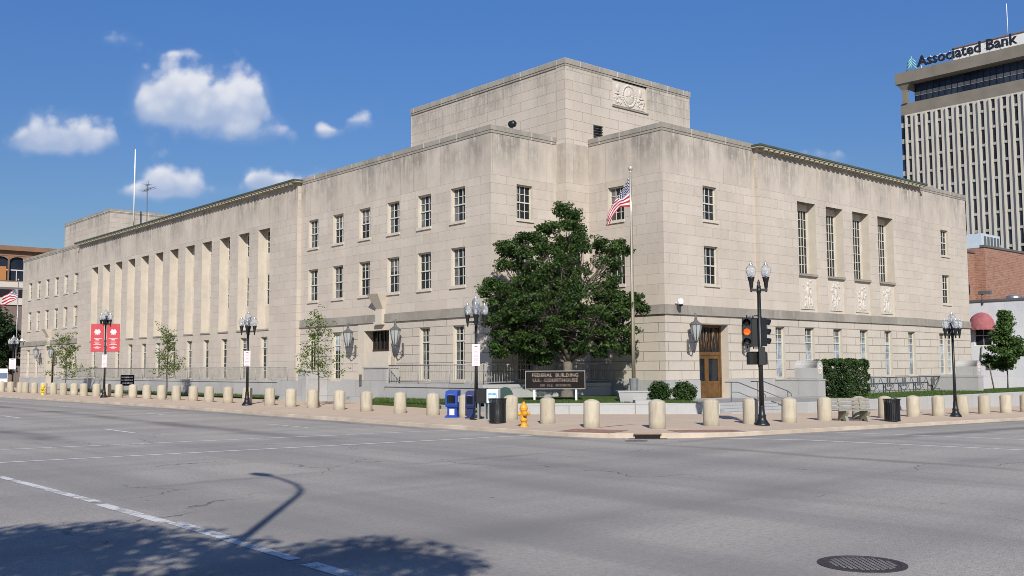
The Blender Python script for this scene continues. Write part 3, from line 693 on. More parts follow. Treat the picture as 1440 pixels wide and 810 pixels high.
# belt course
def belt(boxes):
    bl = MB()
    for z0, z1, p in ((Z_B0+0.02, Z_B1, 0.05), (Z_B0-0.05, Z_B0+0.02, 0.09)):
        for f_ in boxes: bl.box(*f_(p), z0, z1)
    obj('belt_course', bl, STONE['belt'], ct)
belt([lambda p: (X0-p, X0+0.05, YA-p, 44.35), lambda p: (X0+0.052, TX-0.003, YA-p, YA+0.05), lambda p: (TX-p, TX+0.05, TY, YA-p-0.003), lambda p: (TX-p, XA-p-0.003, TY-p, TY-0.003),
      lambda p: (XA-p, XA+0.05, Y0-p, TY-0.1), lambda p: (XA+0.052, 43.18, Y0-p, Y0+0.05), lambda p: (43.182, 60.618, FY-p+0.01, FY+0.05), lambda p: (60.62, RE+p, Y0-p, Y0+0.05)])
belt([lambda p: (X0-p, X0+0.05, 44.95, 53.28)])
belt([lambda p: (X0-p, X0+0.05, 92.42, 2*MY-44.95)])
belt([lambda p: (X0-p, X0+0.05, 2*MY-44.35, LE+p)])
# granite plinth, a little proud
def plinth(boxes):
    pl = MB()
    for q in boxes: pl.box(*q)
    obj('plinth', pl, STONE['granite'], ct)
plinth([(X0-0.05, X0+0.02, YA-0.05, 43.88, 0.2, 1.42), (X0+0.022, TX, YA-0.05, YA+0.02, 0.2, 1.42)])
plinth([(X0-0.05, X0+0.02, 46.30, 53.28, 0.2, 1.42)]); plinth([(X0-0.05, X0+0.02, 92.42, 2*MY-46.3, 0.2, 1.42)]); plinth([(X0-0.05, X0+0.02, 2*MY-43.88, LE, 0.2, 1.42)])
plinth([(XA-0.05, XA+0.02, Y0-0.05, TY, 0.2, 1.42), (XA+0.022, 38.36, Y0-0.05, Y0+0.02, 0.0, 1.42)])
plinth([(40.70, 43.158, Y0-0.05, Y0+0.02, 0.0, 1.42), (43.16, 60.638, FY-0.05, FY+0.02, -0.6, 1.42), (60.64, RE, Y0-0.05, Y0+0.02, -1.0, 1.42)])
# copper-edged cornices with dentils
def cornice(ax, plane, a, b):
    q = MB(); o = 0.36
    fbox(q, ax, plane, a-0.25, b+0.25, -o, 0.3, 13.30, 13.36, 0); fbox(q, ax, plane, a-0.28, b+0.28, -o-0.05, 0.3, 13.365, 13.46, 1)
    fbox(q, ax, plane, a-0.02, b+0.02, -0.05, 0.1, 13.14, 13.295, 0)
    nd = int((b-a)/0.48)
    for k in range(nd):
        u = a+0.1+(b-a-0.2)*(k+0.5)/nd; fbox(q, ax, plane, u-0.13, u+0.13, -0.33, -0.051, 13.19, 13.297, 0)
    obj('cornice', q, [M_CORNICE, M_COPPER], ct)
cornice('x', FX, 53.3, 92.4); cornice('y', FY, 43.2, 60.6)
# sills of the tall recesses, sills over the carved panels
for a, b in recL: sl = MB(); fbox(sl, 'x', FX, a-0.02, b+0.02, -0.05, 0.55, 4.50, 4.60); obj('recess_sill', sl, STONE['belt'], ct)
for a, b in recR: sl = MB(); fbox(sl, 'y', FY, a-0.02, b+0.02, -0.05, 0.49, 6.91, 7.03); obj('recess_sill', sl, STONE['belt'], ct)
# carved panels
def carve(ax, plane, u0, u1, z0, z1, seed):
    rnd = random.Random(seed); q = MB(); fbox(q, ax, plane, u0+0.12, u1-0.12, 0.05, 0.098, z0+0.1, z1-0.1)
    um, w = (u0+u1)/2, (u1-u0)
    def bl_(u, z, ru, rz, rd=0.06):
        if ax == 'y': q.blob((u, plane+0.05, z), (ru, rd, rz), 10)
        else: q.blob((plane+0.05, u, z), (rd, ru, rz), 10)
    H = z1-z0
    bl_(um, z0+H*0.80, 0.10, 0.13); bl_(um, z0+H*0.58, 0.17, 0.30); bl_(um-0.1, z0+H*0.28, 0.09, 0.36); bl_(um+0.1, z0+H*0.28, 0.09, 0.36)
    for k in range(16):
        s_ = rnd.choice((-1,1)); bl_(um+s_*rnd.uniform(0.18,0.42), z0+H*rnd.uniform(0.12,0.9), rnd.uniform(0.04,0.11), rnd.uniform(0.04,0.16), 0.05)
    return q
for i, (a, b) in enumerate(recR): obj('carved_panel', carve('y', FY, a+0.1, b-0.1, 5.02, 6.85, 40+i), M_RELIEF, ct)
em = MB(); um, zm, pe = 39.12, 16.39, TY+0.075
em.box(37.83, 40.40, pe, TY+0.118, 15.76, 17.03)
for k in range(28):
    a = 2*pi*k/28; em.blob((um+0.50*cos(a), pe, zm+0.55*sin(a)), (0.075, 0.06, 0.075), 8)
em.blob((um, pe, zm), (0.40,0.05,0.46), 14); em.blob((um, pe-0.02, zm+0.12), (0.12,0.06,0.2), 10); em.blob((um-0.2,pe-0.02,zm-0.02),(0.14,0.05,0.08),8); em.blob((um+0.2,pe-0.02,zm-0.02),(0.14,0.05,0.08),8)
rn = random.Random(5)
for s_ in (-1,1):
    em.blob((um+s_*0.88, pe, zm+0.30), (0.13,0.06,0.24), 8); em.blob((um+s_*0.95, pe-0.02, zm-0.02), (0.2,0.05,0.05), 8)
    for k in range(16): em.blob((um+s_*rn.uniform(0.62,1.15), pe, zm+rn.uniform(-0.52,-0.12)), (rn.uniform(.05,.11), 0.05, rn.uniform(.05,.11)), 8)
obj('carved_emblem', em, M_RELIEF, ct)
es = MB(); es.box(37.70, 40.52, TY-0.06, TY+0.1, 15.60, 15.675); obj('emblem_sill', es, STONE['belt'], ct)
lv = MB()
for k in range(5): lv.M = Matrix.Translation((36.64, TY+0.07, 13.80+0.135*k)) @ Matrix.Rotation(radians(-35), 4, 'X'); lv.box(-0.35,0.35,-0.07,0.07,-0.012,0.012)
lv.M = None; lv.box(36.29,36.99,TY+0.13,TY+0.149,13.73,14.39,1); obj('louvre', lv, [M_CURTAIN, M_IRON], ct)
hp = MB(); hp.box(37.95,38.85,TY-0.02,TY+0.02,13.45,14.05); obj('access_hatch', hp, plain('rusty brown hatch', (0.30,0.19,0.11), 0.8, var=0.2), ct)
# street entrances
def entrance_left(y0, y1, sgn):
    q = MB(); q.box(X0+0.55, X0+0.60, y0, y1, 0.55, 4.1, 1); q.box(X0+0.49, X0+0.55, y0+0.05, y1-0.05, 2.95, 3.1, 0)
    for k in range(7): yy = y0+0.15+(y1-y0-0.3)*k/6; q.box(X0+0.50, X0+0.545, yy-0.03, yy+0.03, 3.1, 4.08, 0)
    for k in range(3): yy = y0+0.1+(y1-y0-0.2)*k/2; q.box(X0+0.48, X0+0.55, yy-0.06, yy+0.06, 0.56, 2.95, 0)
    obj('entrance_door', q, [M_BRONZE_DK, M_GLASS], ct)
    s_ = MB(); s_.box(X0-0.03, X0+0.25, y0-0.62, y0-0.003, 1.43, 4.51); s_.box(X0-0.03, X0+0.25, y1+0.003, y1+0.62, 1.43, 4.51); s_.box(X0-0.03, X0+0.25, y0-0.003, y1+0.003, 4.105, 4.51)
    obj('door_surround', s_, M_TRIM, ct)
    ym = (y0+y1)/2-0.45 if sgn > 0 else (y0+y1)/2+0.45
    c = MB()
    k = c.add([(X0-0.62,ym-0.52,6.02),(X0,ym-0.52,6.02),(X0,ym+0.52,6.02),(X0-0.62,ym+0.52,6.02),(X0-0.12,ym-0.30,5.22),(X0,ym-0.30,5.22),(X0,ym+0.30,5.22),(X0-0.12,ym+0.30,5.22)])
    for f_ in ((0,1,2,3),(7,6,5,4),(0,3,7,4),(0,4,5,1),(3,2,6,7)): c.face([k+i for i in f_])
    c.box(X0-0.20, X0, ym-0.30, ym+0.30, 4.55, 5.215); c.box(X0-0.26, X0, ym-0.38, ym+0.38, 4.40, 4.545)
    obj('console', c, M_TRIM, ct)
entrance_left(43.89, 46.28, 1); entrance_left(2*MY-46.28, 2*MY-43.89, -1)
d = MB(); yb = Y0+0.46     # right entrance: bronze double door under a tall transom grille
d.box(38.38,40.68,yb+0.05,yb+0.069,0.54,4.09,1)
for x0, x1, z0, z1 in ((38.38,38.48,.54,4.09),(40.58,40.68,.54,4.09),(38.48,40.58,3.98,4.09),(38.48,40.58,2.62,2.78)): d.box(x0,x1,yb-0.02,yb+0.05,z0,z1,0)
dr = obj('entrance_door', d, [M_BRONZE, M_GLASS], ct)
for x0 in (38.49, 39.54):
    lf = MB(); x1 = x0+1.03
    for a, b, z0, z1 in ((x0,x0+.13,.55,2.61),(x1-.13,x1,.55,2.61),(x0+.13,x1-.13,2.45,2.61),(x0+.13,x1-.13,.55,.72),(x0+.13,x1-.13,1.22,1.36)): lf.box(a,b,yb+0.002,yb+0.045,z0,z1)
    lf.box(x0+.13,x1-.13,yb+0.02,yb+0.04,.72,1.22); o_ = obj('door_leaf', lf, M_BRONZE, dr)
gr = MB()
for k in range(9):
    x = 38.62+k*0.228; gr.tube([(x,yb+0.0,2.8),(x,yb+0.0,3.97)], 0.014, 5)
for xm in (39.0,39.53,40.06):
    for s_ in (-1,1): gr.tube([(xm,yb-0.01,3.95),(xm+s_*0.05,yb-0.01,3.5),(xm+s_*0.16,yb-0.01,3.1),(xm+s_*0.13,yb-0.01,2.85)], 0.02, 5)
obj('transom_grille', gr, M_BRONZE, dr)

# ------------------------------------------------------------------ lanterns on the walls
def wall_lantern_proto():
    t = thing('wall_lantern', '', 'lantern', (0,0,0), 'big wall lanterns flanking the entrances')
    b = MB()       # wall at y=0, projecting to -y
    b.box(-0.06,0.06,-0.04,0.0,-0.25,0.35)
    b.tube([(0,-0.04,0.02),(0,-0.12,-0.10),(0,-0.25,-0.16),(0,-0.38,-0.08),(0,-0.46,0.10),(0,-0.50,0.32)], 0.028, 8)
    b.tube([(0,-0.04,-0.18),(0,-0.10,-0.24),(0,-0.16,-0.18)], 0.03, 8)
    obj('bracket', b, M_IRON_GREY, t)
    gl = MB(); gl.lathe([(0.10,0.30),(0.13,0.36),(0.20,0.62),(0.255,0.95),(0.265,1.02)], 8, (0,-0.5,0), sm=False); obj('lantern_glass', gl, M_MILK, t)
    c = MB(); c.lathe([(0.05,0.22),(0.12,0.26),(0.12,0.30)], 8, (0,-0.5,0), sm=False); c.lathe([(0.30,1.02),(0.30,1.06),(0.22,1.12),(0.10,1.20),(0.06,1.30)], 8, (0,-0.5,0), sm=False)
    for k in range(8):
        a = 2*pi*k/8; c.tube([(0.135*cos(a),-0.5+0.135*sin(a),0.33),(0.205*cos(a),-0.5+0.205*sin(a),0.62),(0.27*cos(a),-0.5+0.27*sin(a),1.02)], 0.019, 5)
    obj('lantern_frame', c, M_IRON_GREY, t)
    f_ = MB(); f_.lathe([(0.05,1.29),(0.07,1.34),(0.03,1.40),(0.06,1.47),(0.01,1.58)], 8, (0,-0.5,0)); f_.tube([(0.0,-0.5,1.5),(0.0,-0.42,1.56),(0.0,-0.36,1.46),(0.0,-0.42,1.40)], 0.014, 6); obj('finial', f_, M_IRON_GREY, t)
    return t
LN = wall_lantern_proto(); LN.location = (37.45, Y0-0.06, 3.0); LN['label'] = 'grey wall lantern left of the bronze double door'
place_copy(LN, (41.80, Y0-0.06, 3.0), 0, 'grey wall lantern right of the bronze double door, partly behind the traffic signal')
place_copy(LN, (X0-0.06, 47.07, 3.02), -pi/2, 'grey wall lantern on the left front, on the left of the nearer dark doorway')
place_copy(LN, (X0-0.06, 42.55, 3.02), -pi/2, 'grey wall lantern on the left front, on the right of the nearer dark doorway')
place_copy(LN, (X0-0.06, 2*MY-42.55, 3.02), -pi/2, 'far wall lantern left of the doorway by the far end of the building')
place_copy(LN, (X0-0.06, 2*MY-47.07, 3.02), -pi/2, 'far wall lantern right of the far doorway, partly behind the farthest sapling')

def sec_cam(loc, rz, label):
    t = thing('security_camera', label, 'camera', loc, 'security cameras on the corners', rz)
    a = MB(); a.box(-0.05,0.05,-0.22,0.0,0.02,0.08); obj('bracket', a, M_WHITE, t)
    h = MB(); h.lathe([(0.02,0.22),(0.11,0.2),(0.14,0.12),(0.14,-0.02),(0.12,-0.06)], 14, (0,-0.26,0)); obj('housing', h, M_WHITE, t)
    e = MB(); e.lathe([(0.11,-0.06),(0.09,-0.13),(0.02,-0.17)], 14, (0,-0.26,0)); obj('dome_lens', e, M_GLASS, t)
sec_cam((36.62, Y0-0.09, 5.02), 0, 'small white dome camera on the belt course right of the near wall corner')
sec_cam((X0-0.05, 108.9, 5.10), -pi/2, 'tiny white dome camera near the far left corner of the courthouse')
fl = wthing('floodlight', 'small dark floodlight standing on the parapet left of the tower', 'lamp', (31.5, YA+0.1, Z_P))
a = MB(); a.tube([(31.5,YA+0.1,Z_P),(31.5,YA+0.1,Z_P+0.14)], 0.03, 6); a.box(31.38,31.62,YA+0.02,YA+0.2,Z_P,Z_P+0.03); obj('base', a, M_STEEL, fl)
a = MB(); a.lathe([(0.10,0.14),(0.17,0.12),(0.17,-0.12),(0.09,-0.22)], 14, (31.5,YA+0.1,Z_P+0.27), axis='y'); obj('lamp_head', a, M_IRON, fl)

# ------------------------------------------------------------------ masts on the roof
t = wthing('radio_mast', 'tall thin white radio mast on the far roof', 'mast', (36, 96.2, 13))
a = MB(); a.tube([(36,96.2,13),(36,96.2,16.4)], [0.07,0.06], 8); obj('lower_pole', a, M_IRON_GREY, t)
a = MB(); a.tube([(36,96.2,16.4),(36,96.2,23.5)], [0.075,0.05], 8); obj('whip', a, M_WHITE, t)
t = wthing('tv_aerial', 'thin roof aerial with crossed rods right of the white mast', 'aerial', (36, 92.9, 13))
a = MB(); a.tube([(36,92.75,13),(36,93.0,19.6)], 0.045, 6); obj('pole', a, M_IRON_GREY, t)
a = MB(); a.tube([(36,94.2,19.1),(36,91.0,19.1)], 0.025, 5); a.tube([(35.5,93,19.6),(36.5,93,19.6)], 0.025, 5)
for k in range(5): a.tube([(35.6,94-0.55*k,19.1),(36.4,94-0.55*k,19.1)], 0.018, 5)
for s_ in (-0.3,0.3): a.tube([(36,93+s_,19.4),(36,93+s_,19.9)], 0.02, 5)
a.tube([(36,92.7,19.5),(36,93.3,19.5)], 0.02, 5); obj('aerial_rods', a, M_IRON_GREY, t)

# ------------------------------------------------------------------ lawns, low walls, areaways
def lawn_z(x, y): return 0.60
obj('lawn', (lambda m: (m.prism([(26.55,30.0),(32.35,26.45),(33.75,25.75),(35.7,29.0),(35.82,33.6),(28.6,34.3),(28.6,43.0),(28.0,43.0),(27.45,36.2)], 0.0, 0.40), m)[1])(MB()), M_LAWN, kind='structure')
lw = MB()          # gently mounded turf behind the corner wall
nx, ny = 16, 16
A_, B_, C_, D_ = Vector((26.5,29.95,0.60)), Vector((33.5,25.85,0.50)), Vector((35.8,33.2,0.66)), Vector((28.65,34.3,0.66))
for i in range(nx+1):
    for j in range(ny+1):
        u, v = i/nx, j/ny; p = A_*(1-u)*(1-v)+B_*u*(1-v)+C_*u*v+D_*(1-u)*v; lw.add([(p.x, p.y, p.z+0.12*sin(pi*v)*sin(pi*u)+0.06*v)])
for i in range(nx):
    for j in range(ny): a = i*(ny+1)+j; b = a+ny+1; lw.face((a,b,b+1,a+1),0,True)
obj('lawn', lw, M_LAWN, kind='structure')
lq = MB(); k = lq.add([(27.5,36.2,0.42),(26.7,30.2,0.60),(28.6,30.2,0.66),(28.62,36.2,0.60),(28.1,43.0,0.40),(28.62,43.0,0.52)]); lq.face((k,k+1,k+2,k+3)); lq.face((k+4,k,k+3,k+5)); obj('lawn', lq, M_LAWN, kind='structure')
lr = MB(); grid_sheet(lr, 44.9, 90, 24.42, 29.9, 1.5, lambda x, y: 0.46); obj('lawn', lr, M_LAWN, kind='structure')
ll = MB(); k = ll.add([(28.1,53.0,0.40),(28.6,53.0,0.50),(28.6,92.3,0.50),(28.1,92.3,0.40)]); ll.face((k,k+1,k+2,k+3)); obj('lawn', ll, M_LAWN, kind='structure')
def blade_patch(name, quads, n, mat, hmin=0.05, hmax=0.12):
    mb = MB(); rn = random.Random(3)
    for _ in range(n):
        q = rn.choice(quads); u, v = rn.random(), rn.random()
        p = q[0]*(1-u)*(1-v)+q[1]*u*(1-v)+q[2]*u*v+q[3]*(1-u)*v; a = rn.uniform(0,2*pi); h = rn.uniform(hmin,hmax); w = 0.02
        k = mb.add([(p.x-w*cos(a),p.y-w*sin(a),p.z-0.02),(p.x+w*cos(a),p.y+w*sin(a),p.z-0.02),(p.x+rn.uniform(-.04,.04),p.y+rn.uniform(-.04,.04),p.z+h)]); mb.face((k,k+1,k+2))
    return obj(name, mb, mat, kind='stuff')
M_GRASS = leaf('grass blades', (0.040,0.082,0.014), (0.090,0.138,0.030), 0.25)
V = Vector
o_ = blade_patch('grass', [(V((26.6,29.95,0.62)),V((33.5,25.9,0.52)),V((34.2,28.2,0.64)),V((27.2,31.2,0.66)))]*2+[(V((44.9,24.45,.46)),V((64,24.45,.46)),V((64,29.6,.46)),V((44.9,29.6,.46)))]*4+[(V((64,24.45,.46)),V((88,24.45,.46)),V((88,27,.46)),V((64,27,.46)))]*2+[(V((28.15,53,0.42)),V((28.15,92,.42)),V((28.55,92,.49)),V((28.55,53,.49)))]+[(V((26.8,30.3,0.6)),V((28.5,30.3,.66)),V((28.5,42.8,.56)),V((28.1,42.8,.42)))], 42000, M_GRASS)
o_['label'] = 'short green grass on the lawn strips behind the low walls'; o_['category'] = 'grass'

def low_wall(name, label, pts, tops, th, capmat=None):
    mb = MB(); P = [V((x,y,0)) for x, y in pts]; n = len(P); ins = []
    for i, p in enumerate(P):
        d0 = (P[i]-P[i-1]).normalized() if i > 0 else (P[1]-P[0]).normalized(); d1 = (P[i+1]-P[i]).normalized() if i < n-1 else d0
        t_ = (d0+d1).normalized(); nn = V((-t_.y, t_.x, 0)); k_ = th/max(0.4, nn.dot(V((-d1.y,d1.x,0)))); ins.append(p+nn*k_)
    prev = None
    for i in range(n):
        zt_ = tops[i]; c = 0.02; q = ins[i]; p = P[i]
        b = mb.add([(p.x,p.y,-0.8),(p.x,p.y,zt_-c),(p.x+(q.x-p.x)*0.07,p.y+(q.y-p.y)*0.07,zt_),(q.x-(q.x-p.x)*0.07,q.y-(q.y-p.y)*0.07,zt_),(q.x,q.y,zt_-c),(q.x,q.y,-0.8)])
        if prev is not None:
            for s_ in range(5): mb.face((prev+s_, b+s_, b+s_+1, prev+s_+1), 0)
        else: mb.face([b+5-s_ for s_ in range(6)])
        prev = b
    mb.face([prev+s_ for s_ in range(6)])
    return tag(obj(name, mb, STONE['granite']), label, 'wall')
low_wall('lawn_wall', 'low pale granite wall holding up the lawn round the corner before the big tree', [(26.32,29.9),(29.85,27.75),(33.85,25.45),(33.85,26.6)], [0.645,0.625,0.56,0.55], 0.30)
low_wall('lawn_curb', 'very low granite curb before the lawn of the left front', [(28.35,43.6),(27.7,37.5),(26.32,30.0)], [0.40,0.42,0.47], 0.2)
low_wall('lawn_wall', 'long low granite wall along the right street under the lawn and hedge', [(38.36,24.9),(38.36,24.2),(88,24.2)], [0.50,0.50,0.49], 0.25)
# areaway walls with rails on top
def railing(name, label, pts, z0, z1, spacing=0.14, posts=2.0, mat=M_RAIL, r=0.016):
    t = wthing(name, label, 'railing', (pts[0][0], pts[0][1], z0))
    bars = MB(); rails = MB()
    for (x0,y0),(x1,y1) in zip(pts[:-1], pts[1:]):
        L = sqrt((x1-x0)**2+(y1-y0)**2); n = max(1, int(L/spacing)); m = max(1, int(L/posts))
        rails.tube([(x0,y0,z1),(x1,y1,z1)], 0.032, 6); rails.tube([(x0,y0,z0+0.10),(x1,y1,z0+0.10)], 0.022, 6)
        for k in range(1, n): bars.tube([(x0+(x1-x0)*k/n,y0+(y1-y0)*k/n,z0+0.10),(x0+(x1-x0)*k/n,y0+(y1-y0)*k/n,z1)], r, 4, cap=False)
        for k in range(m+1): post = MB(); post.tube([(x0+(x1-x0)*k/m,y0+(y1-y0)*k/m,z0-0.02),(x0+(x1-x0)*k/m,y0+(y1-y0)*k/m,z1+0.02)], 0.028, 6); obj('post', post, mat, t)
    obj('balusters', bars, mat, t); obj('handrail', rails, mat, t)
AX = 28.6
mb = MB(); mb.box(AX, AX+0.35, 53.3, 92.4, 0.1, 1.30); mb.box(AX-0.05, AX+0.40, 53.3, 92.4, 1.302, 1.42)
tag(obj('areaway_wall', mb, STONE['granite']), 'long grey granite areaway wall below the railing of the colonnade front', 'wall')
railing('railing', 'long grey metal railing on the wall before the colonnade front', [(AX+0.17,52.4),(AX+0.17,92.4)], 1.42, 2.20)
mb = MB(); mb.box(AX, X0-0.06, 50.0, 50.9, 0.2, 1.95); mb.box(AX-0.04, X0-0.06, 49.96, 50.94, 1.952, 2.02); mb.box(AX,AX+0.35,50.95,53.28,0.1,1.40)
tag(obj('granite_pier', mb, STONE['granite']), 'pale granite pier closing the near end of the long railing', 'pier')
mb = MB(); pts = [(AX,42.2),(AX,34.4),(35.80,33.35)]
for (z0, z1, o0, th) in ((0.1, 1.16, 0.0, 0.32), (1.162, 1.32, -0.05, 0.42)):
    mb.box(AX+o0, AX+o0+th, 34.4+0.32, 42.2, z0, z1)
    mb.prism([(AX+o0,34.4+o0*0.5),(35.80,33.35+o0),(35.80,33.35+o0+th),(AX+o0+0.0,34.4+th-0.0)], z0, z1)
tag(obj('areaway_wall', mb, STONE['granite']), 'granite areaway wall behind the big tree and the courthouse sign', 'wall')
railing('railing', 'grey metal railing on the areaway wall behind the big tree', [(AX+0.14,42.0),(AX+0.14,34.55),(35.75,33.5)], 1.32, 2.22)
t = wthing('entrance_screen', 'pale granite screen wall closing the nearer doorway of the left front', 'wall', (29.5, 44.3, 0.4))
mb = MB(); mb.box(29.55, 29.75, 43.25, 45.25, 0.3, 2.96); obj('slab', mb, M_TRIM, t, label='smooth pale upper slab')
mb = MB(); mb.box(28.75, 29.54, 42.25, 44.35, 0.2, 2.08); mb.box(28.70,29.54,42.2,44.4,2.082,2.16); obj('granite_block', mb, STONE['granite'], t)
mb = MB(); mb.box(X0-0.12, X0-0.055, 46.45, 46.62, 1.15, 1.75); mb.box(X0-0.13,X0-0.122,46.49,46.58,1.45,1.70)
tag(obj('intercom', mb, M_IRON_GREY), 'small dark intercom panel left of the nearer doorway', 'intercom')
# right front: granite end blocks with round-headed stones, scroll railing
def cheek(x0, x1, y0, label):
    t = wthing('cheek_block', label, 'pedestal', (x0, y0, 0.2))
    b = MB(); b.box(x0, x1, y0, FY-0.06, -0.4, 1.34); b.box(x0-0.03, x1+0.03, y0-0.03, FY-0.055, 1.342, 1.42); obj('base_block', b, STONE['granite'], t)
    h = MB(); w = (x1-x0)-0.08; xm = (x0+x1)/2; pr = [(-w/2,1.422),(w/2,1.422)]+[(w/2*cos(a), 1.98+0.36*sin(a)) for a in [pi*k/14 for k in range(15)]]
    k = h.add([(xm+x, y0+0.08, z) for x, z in pr]+[(xm+x, y0+1.35, z) for x, z in pr]); n = len(pr)
    for j in range(n): h.face((k+j,k+(j+1)%n,k+n+(j+1)%n,k+n+j), 0, 1 < j < n-1)
    h.face([k+j for j in range(n)]); h.face([k+2*n-1-j for j in range(n)]); obj('round_headed_stone', h, STONE['granite'], t)
    r_ = MB()
    for k_ in range(10): r_.blob((xm+0.13*cos(2*pi*k_/10), y0+0.075, 1.92+0.24*sin(2*pi*k_/10)), (0.05,0.035,0.07), 8)
    r_.blob((xm, y0+0.075, 1.92), (0.07,0.05,0.13), 8); obj('carved_rosette', r_, M_RELIEF, t)
cheek(44.2, 44.85, 27.25, 'granite block with round-headed carved stone between the steps and the hedge')
cheek(61.3, 62.0, 26.9, 'granite block with round-headed carved stone at the far end of the scrolled railing')
t = wthing('scroll_railing', 'black wrought iron railing of hanging swags along the right front', 'railing', (45, 29.2, 0.5))
a = MB(); YR = 29.25; a.tube([(44.9,YR,1.38),(61.25,YR,1.38)], 0.03, 6); a.tube([(44.9,YR,0.62),(61.25,YR,0.62)], 0.018, 5); obj('handrail', a, M_IRON_GREY, t)
for k in range(9):
    a = MB(); b = MB()
    xc = 45.8+1.82*k
    for s_ in (-0.13,0.13): b.box(xc+s_-0.04, xc+s_+0.04, YR-0.03, YR+0.03, 0.84, 1.34)
    a.tube([(xc+0.90*cos(q), YR, 1.36-0.68*max(0,sin(q))**0.8) for q in [pi+pi*j/14 for j in range(15)]] if False else [(xc+0.88*(j/7-1), YR, 1.34-0.70*(1-abs(j/7-1)**2.2)) for j in range(15)], 0.022, 5)
    obj('swag', a, M_IRON_GREY, t); obj('bars', b, M_IRON_GREY, t)
# steps
t = wthing('entrance_steps', 'broad grey stone steps before the bronze double door', 'steps', (36, 26, 0.1))
a = MB()
for k in range(4):
    zt_ = 0.53-0.11*(3-k); a.box(33.95, 38.33, 25.0+0.34*k, 25.0+0.34*(k+1)+(0 if k < 3 else 4.0-0.36), -0.2, zt_)
a.box(38.37, 44.17, 24.47, Y0-0.06, 0.0, 0.505); obj('treads', a, STONE['granite'], t)
def handrail(x, label):
    t = wthing('stair_handrail', label, 'handrail', (x, 25.2, 0.1)); a = MB()
    a.tube([(x,26.9,1.38),(x,26.2,1.38),(x,25.0,0.98),(x,24.82,0.86),(x,24.82,0.75)], 0.022, 6); a.tube([(x,26.55,0.95),(x,26.2,0.95),(x,25.0,0.56)], 0.016, 6); obj('rail', a, M_IRON_GREY, t)
    for y, zt_ in ((26.55,1.37),(25.0,0.98)): p = MB(); p.tube([(x,y,0.05),(x,y,zt_)], 0.02, 6); obj('post', p, M_IRON_GREY, t)
handrail(36.15, 'thin grey stair handrail left of the traffic signal pole, nearer the door'); handrail(38.1, 'thin grey stair handrail right of the traffic signal pole, nearer the hedge')

# ------------------------------------------------------------------ bollards
def bollard():
    mb = MB(); r = 0.262
    mb.lathe([(r,-0.05),(r,0.02),(r-0.002,0.40),(r-0.004,0.775),(r-0.012,0.80),(r*0.86,0.825),(r*0.6,0.862),(r*0.28,0.886),(0.01,0.892)], 32)
    return obj('bollard', mb, M_BOLLARD)
BO = bollard(); tag(BO, '', 'bollard', 'tan concrete bollards along the kerb')
BL = [ # left row, from the corner outwards: y and label
 (27.45,'tan bollard directly behind the black litter bin by the newspaper boxes'),
 (29.95,'tan bollard standing between the two blue newspaper boxes'),
 (32.15,'tan bollard next to the blue newspaper box, on its left'),
 (34.40,'second tan bollard left of the blue newspaper boxes'),
 (36.85,'third tan bollard left of the blue newspaper boxes'),
 (39.05,'tan bollard just right of the nearest sapling'),
 (41.55,'tan bollard under the crown of the nearest sapling, in its shade'),
 (43.50,'tan bollard just left of the nearest sapling'),
 (45.75,'tan bollard right of the lamp post before the near railing end'),
 (48.0,'tan bollard half behind the lamp post before the near end of the railing'),
 (50.2,'tan bollard next to the mid-row lamp post, on its left'),
 (52.55,'second tan bollard left of the lamp post by the near end of the railing'),
 (54.85,'third tan bollard left of the lamp post by the near end of the railing'),
 (57.01,'tan bollard next to the middle sapling, on its right, in its shade'),
 (59.31,'tan bollard behind the trunk of the middle sapling'),
 (61.63,'tan bollard next to the middle sapling, on its left'),
 (63.84,'tan bollard just under the small brown sign, on its right'),
 (66.06,'tan bollard just under the small brown sign, on its left'),
 (68.4,'tan bollard right of the lamp post with the red banners'),
 (70.57,'tan bollard left of the lamp post with the red banners'),
 (72.85,'second tan bollard left of the lamp post with the red banners'),
 (75.11,'tan bollard just right of the farthest sapling, in its shade'),
 (77.47,'tan bollard behind the trunk of the farthest sapling'),
 (79.78,'tan bollard just left of the farthest sapling'),
 (82.20,'tan bollard behind the far yellow hydrant'),
 (84.37,'tan bollard next to the far yellow hydrant, on its left'),
 (86.6,'second tan bollard left of the far yellow hydrant'),
 (88.39,'tan bollard right of the farthest lamp post'),
 (91.04,'tan bollard just left of the farthest lamp post'),
 (93.39,'leftmost tan bollard, at the edge of the photo')]
first = True
def put_bollard(x, y, lab):
    global first
    o = BO if first else BO.copy()
    if not first: COL.objects.link(o)
    first = False; o.location = (x, y, walk(x, y)); o.rotation_euler = (random.gauss(0, 0.012), random.gauss(0, 0.012), random.uniform(0, 6)); o['label'] = lab
for y, lab in BL: put_bollard(24.08+random.uniform(-.06,.06), y, lab)
BR = [(23.40,24.75,'tan bollard just right of the near yellow hydrant'),(22.95,22.25,'tan bollard at the rounded corner, second right of the near yellow hydrant'),
 (23.9,20.36,'tan bollard left of the storm drain inlet, before the flagpole plinth'),(26.6,20.37,'tan bollard before the bronze double door'),
 (28.85,20.42,'tan bollard partly behind the traffic signal pole'),(31.0,20.32,'tan bollard right of the traffic signal pole'),
 (33.55,20.45,'tan bollard just left of the park bench'),(36.0,20.45,'tan bollard behind the park bench'),
 (37.85,20.36,'tan bollard directly behind the right-hand black litter bin'),(40.2,20.38,'tan bollard next to the right-hand litter bin, on its right'),
 (42.25,20.3,'tan bollard left of the right-hand lamp post'),(44.75,20.38,'tan bollard right of the right-hand lamp post'),
 (46.8,20.32,'second tan bollard right of the right-hand lamp post'),(49.2,20.35,'third tan bollard right of the right-hand lamp post'),(51.6,20.4,'rightmost tan bollard, at the edge of the photo')]
for x, y, lab in BR: put_bollard(x, y, lab)

